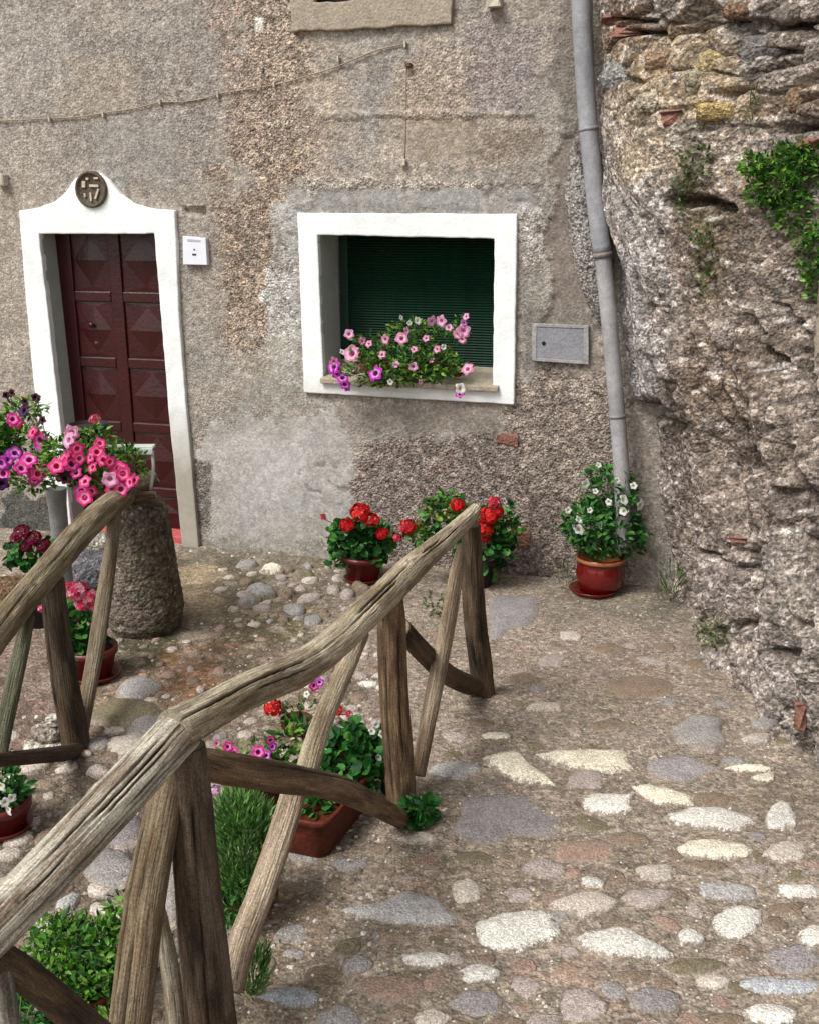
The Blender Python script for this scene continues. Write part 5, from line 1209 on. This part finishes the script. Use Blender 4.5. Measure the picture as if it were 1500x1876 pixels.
# 7 pink geranium between left post and brace
c = on_ground(165, 1250); c.y += .06
t = thing('potted_plant', 'coral pink geranium in a red plastic pot at the foot of the bollard', 'potted plant', c)
pot_round(t, c, .11, .08, .15, M['redplastic'], saucer=(.12, .01, 0)); Yc = c.y
foliage('foliage', t, [blob(145, 1160, Yc, 90, 110), blob(150, 1190, Yc, 70, 50)], 340, .046, 'round', 'ger', 81)
for i, (x, y, d) in enumerate(((140, 1082, 46), (166, 1094, 46), (152, 1104, 36), (122, 1074, 26), (78, 1115, 22), (174, 1110, 30))): bloom(t, 'pinkhead', x, y, Yc - .08, d, 210 + i, 'flower_head')
stems('stems', t, c + Vector((0, 0, .15)), [at_y(x, y, Yc - .05) for x, y in ((140, 1088), (166, 1098), (122, 1080), (78, 1118))])
# 8 white-flowered pot at the left edge
c = on_ground(2, 1530); c.y += .03
t = thing('potted_plant', 'white flowers in a red pot at the left edge on the cobbles', 'potted plant', c)
pot_round(t, c, .095, .07, .12, M['redplastic'], saucer=(.10, 0, 0)); Yc = c.y
foliage('foliage', t, [blob(5, 1445, Yc, 84, 90)], 260, .04, 'oval', 'ger', 91)
for i, (x, y) in enumerate(((10, 1470), (2, 1440), (22, 1462), (-6, 1468), (16, 1484))): bloom(t, 'white', x, y, Yc - .09, 24, 220 + i)
# 9 leafy bush bottom left
c = on_ground(150, 1860); t = thing('potted_plant', 'bright green leafy bush without flowers at the bottom left', 'plant', c)
Yc = c.y; pot_round(t, c + Vector((0, .05, 0)), .10, .08, .07, M['terra'])
foliage('foliage', t, [blob(150, 1760, Yc + .06, 190, 130, .13), blob(110, 1730, Yc + .08, 110, 80, .1), blob(200, 1720, Yc + .1, 80, 90, .08), blob(180, 1810, Yc - .02, 120, 80, .1)], 2600, .025, 'oval', 'bright', 101)
foliage('tall_sprigs', t, [blob(222, 1680, Yc + .15, 40, 90, .05), blob(100, 1700, Yc + .1, 90, 40, .06)], 160, .03, 'oval', 'bright', 102)
o = foliage('pale_leaf', t, [blob(184, 1848, Yc - .1, 16, 24, .01)], 7, .05, 'oval', 'bright', 103, kindtag=None)
c = on_ground(40, 1900); t = thing('leafy_plant', 'low green plant under the dark brace at the bottom left corner', 'plant', c)
foliage('foliage', t, [blob(50, 1860, c.y + .05, 120, 60, .1)], 380, .034, 'oval', 'ger', 104); stems('stems', t, c, [c + Vector((a, .03, .1)) for a in (-.05, 0, .05)])
# 10 feathery shrub behind the lower brace
c = on_ground(455, 1700); c.y += .05; Yc = c.y
t = thing('potted_plant', 'feathery green herb bush in a brown pot behind the near posts', 'potted plant', c)
pot_round(t, c + Vector((-.02, .03, 0)), .095, .075, .08, M['terra'])
foliage('foliage', t, [blob(452, 1570, Yc, 140, 220, .1), blob(445, 1500, Yc, 120, 110, .09), blob(440, 1640, Yc - .02, 120, 110, .09)], 8500, .032, 'blade', 'feather', 111, out=.9)
foliage('low_foliage', t, [blob(430, 1650, Yc - .05, 80, 80, .08)], 260, .026, 'oval', 'ger', 112)
# 11 long red trough with geranium, along the inside of the railing
dv = (A - B).normalized(); nv = -FN
tc_ = fp(735, 1500); base = Vector((tc_.x, tc_.y, 0)) + nv * .20 - dv * .16
t = thing('planter_trough', 'long terracotta trough with leafy green geranium behind the middle post', 'planter', base)
def trough(parent, c, L_, W_, H_, mat, flare=.03):
    V = []; n = 36; rings = ((-.012, 0), (0, .012), (flare * .5, H_ * .6), (flare * .9, H_ - .025), (flare * 1.25, H_ - .02), (flare * 1.3, H_ - .004), (flare, H_), (flare * .3, H_ - .004), (-.005, H_ - .03))
    for (e, z) in rings:
        for k in range(n):
            a = 2 * pi * k / n; ca_, sa_ = cos(a), sin(a); x = math.copysign(abs(ca_) ** .35, ca_) * (L_ + e) / 2; y = math.copysign(abs(sa_) ** .35, sa_) * (W_ + e) / 2
            V.append(Vector(c) + dv * x + nv * y + Vector((0, 0, z)))
    m = len(rings); f = [tuple(range(n))] + [(r_ * n + k, r_ * n + (k + 1) % n, (r_ + 1) * n + (k + 1) % n, (r_ + 1) * n + k) for r_ in range(m - 1) for k in range(n)] + [tuple((m - 1) * n + k for k in range(n))]
    return fix_normals(mk('trough', V, f, mat, parent))
trough(t, base + Vector((0, 0, .004)), .46, .17, .15, M['terra'])
Yc = base.y
foliage('foliage', t, [blob(640, 1400, Yc + .12, 130, 130, .10), blob(600, 1450, Yc, 100, 100, .09), blob(585, 1480, Yc - .1, 70, 50, .06), blob(660, 1365, Yc + .16, 90, 70, .08)], 620, .042, 'round', 'ger', 121)
for i, (x, y) in enumerate(((690, 1328), (682, 1340), (694, 1388), (700, 1345))): bloom(t, 'white', x, y, Yc + .12, 15, 230 + i)
# 12 petunias beyond the trough
c = on_ground(470, 1500); c.y += .1; Yc = c.y
t = thing('potted_plant', 'magenta petunias and light green leaves seen between rail and diagonal brace', 'potted plant', c)
pot_round(t, c, .10, .08, .14, M['terra'])
foliage('light_foliage', t, [blob(540, 1365, Yc, 90, 90, .09), blob(510, 1395, Yc - .04, 70, 40, .06)], 220, .045, 'oval', 'bright', 131)
foliage('foliage', t, [blob(450, 1400, Yc, 120, 80, .09)], 140, .035, 'oval', 'pet', 132)
for i, (x, y, k, d) in enumerate(((496, 1356, 'magenta', 26), (474, 1378, 'magenta', 28), (488, 1384, 'violet', 22), (500, 1368, 'violet', 22), (418, 1368, 'magenta', 24), (430, 1380, 'magenta', 24), (398, 1362, 'rose', 22), (412, 1380, 'pink', 22), (462, 1390, 'magenta', 20))): bloom(t, k, x, y, Yc - .10, d, 240 + i)
for i, (x, y) in enumerate(((394, 1452), (398, 1475), (388, 1495))): bloom(t, 'palehead', x, y, Yc - .16, 34, 260 + i, 'flower_head')
# 13 small flowers just under the long rail
c = on_ground(545, 1345); Yc = c.y
t = thing('potted_plant', 'small plant with red and magenta flowers half hidden by the long rail', 'potted plant', c)
pot_round(t, c, .06, .045, .07, M['terra'])
foliage('foliage', t, [blob(560, 1305, Yc, 110, 40, .06)], 90, .03, 'oval', 'dull', 141)
for i, (x, y, k, d) in enumerate(((576, 1256, 'magenta', 24), (586, 1250, 'violet', 20), (500, 1296, 'redhead', 38), (562, 1272, 'white', 14), (620, 1302, 'redhead2', 26), (640, 1308, 'coralhead', 16))): bloom(t, k, x, y, Yc - .05, d, 270 + i)
stems('stems', t, c + Vector((0, 0, .05)), [at_y(x, y, Yc - .04) for x, y in ((576, 1262), (500, 1298), (620, 1305), (640, 1310), (562, 1276))])
# tufts in cracks of path and rock
def tuft(name, label, px, py, w, h, n, size, kind, pal, seed):
    c = on_ground(px, py); p = at_y(px, py - h * .5, c.y); t = thing(name, label, 'plant', c)
    foliage('foliage', t, [(p, px_size(p, w) / 2, px_size(p, w) / 3, px_size(p, h) / 2)], n, size, kind, pal, seed); return t
tuft('leafy_weed', 'small round leafed weed at the foot of the middle post', 765, 1512, 58, 50, 90, .04, 'round', 'ger', 151)
tuft('grass_tuft', 'thin grass tuft at the foot of the near posts', 462, 1840, 60, 110, 300, .045, 'blade', 'feather', 152)
tuft('grass_tuft', 'small grey green weed left of the glazed red pot', 1035, 1085, 40, 60, 110, .035, 'blade', 'dull', 153)
tuft('grass_tuft', 'wispy grass growing in the corner where rock meets path', 1228, 1110, 46, 90, 130, .05, 'blade', 'dull', 154)
tuft('leafy_weed', 'tiny weed on the ground behind the braces of the near rail', 800, 1130, 46, 46, 70, .03, 'oval', 'dull', 155)
for k, (px, py, w, h, n, size, kd, pal, lab) in enumerate(((1440, 330, 150, 120, 2600, .029, 'oval', 'bright', 'big bright green fern cushion growing high on the rock'), (1282, 300, 70, 70, 160, .03, 'oval', 'dull', 'dull green tuft on the rock left of the big fern'), (1292, 465, 36, 110, 150, .028, 'oval', 'dull', 'narrow mossy strip hanging below the hollow in the rock'),
        (1484, 460, 44, 110, 480, .026, 'oval', 'bright', 'trailing green clump on the rock under the big fern'), (1305, 1158, 60, 34, 110, .022, 'oval', 'dull', 'flat weed in a cleft low on the rock'), (1380, 200, 18, 70, 60, .03, 'blade', 'dull', 'upright grass stalk on the rock above the fern'), (1248, 350, 30, 60, 70, .025, 'oval', 'dull', 'thin weed hanging over the edge of the pale rock nose'))):
    p, nn = on_rock(px, py)
    if p is None: continue
    t = thing('rock_plant', lab, 'plant', p, group='plants rooted in the rock')
    pc_ = p + nn * .02
    foliage('foliage', t, [(pc_, px_size(p, w) / 2, .10 if w > 100 else .05, px_size(p, h) / 2), (pc_ + Vector((px_size(p, w) * .22, 0, px_size(p, h) * .25)), px_size(p, w) / 2.8, .09 if w > 100 else .04, px_size(p, h) / 3.2), (pc_ + Vector((px_size(p, w) * .1, -.03, -px_size(p, h) * .45)), px_size(p, w) / 4, .06 if w > 100 else .03, px_size(p, h) / 3), (pc_ + Vector((-px_size(p, w) * .4, 0, px_size(p, h) * .2)), px_size(p, w) / 5, .06 if w > 100 else .03, px_size(p, h) / 6)], n, size, kd, pal, 160 + k)

# loose rocks in the left corner
def boulder(name, label, c, r3, tone, seed, cat='rock', group=None, kind=None):
    bm = bmesh.new(); bmesh.ops.create_icosphere(bm, subdivisions=4, radius=1.0)
    P = np.array([list(q.co) for q in bm.verts]); fs = np.array([[v_.index for v_ in f_.verts] for f_ in bm.faces]); bm.free()
    P = np.sign(P) * np.abs(P) ** .8; k = 1 + .25 * fbm(P[:, 0] * 1.3 + seed, P[:, 1] * 1.3, P[:, 2] * 1.3, 4, seed) + .05 * fbm(P[:, 0] * 8, P[:, 1] * 8, P[:, 2] * 8, 3, seed)
    V = np.array(c)[None] + P * k[:, None] * np.array(r3)[None]
    o = mk(name, V, fs, M['rock'], None, np.ones((len(V), 3)) * lin(tone) * (1 + .25 * fbm(P[:, 0] * 5, P[:, 1] * 5, P[:, 2] * 5, 3, seed + 2)[:, None])); return tag(o, label, cat, group, kind)
q = on_ground(165, 1075); boulder('slate_boulder', 'dark grey slate boulder behind the left railing beside the bollard', (q.x - .02, q.y + .12, .03), (.20, .16, .13), (112, 110, 114), 3)
q = on_ground(185, 1000); boulder('pale_boulder', 'small pale stone lying on the slate by the red door', (q.x + .02, q.y - .12, .05), (.10, .07, .07), (178, 172, 160), 4)
q = on_ground(25, 1110); boulder('brown_boulder', 'long brown mossy rock behind the rail at the left edge', (q.x, q.y, .03), (.30, .14, .13), (118, 92, 70), 5)
q = on_ground(82, 1374); boulder('white_stone', 'flat white stone at the base of the small pile by the left post', (q.x, q.y, .012), (.085, .05, .026), (214, 208, 190), 6, 'stone', 'pile of pale stones')
boulder('white_stone', 'grey speckled stone in the middle of the small pile by the left post', (q.x + .015, q.y + .01, .066), (.062, .042, .040), (170, 158, 146), 7, 'stone', 'pile of pale stones')
boulder('white_stone', 'little white stone on top of the small pile by the left post', (q.x + .045, q.y + .01, .125), (.030, .026, .026), (206, 198, 186), 8, 'stone', 'pile of pale stones')
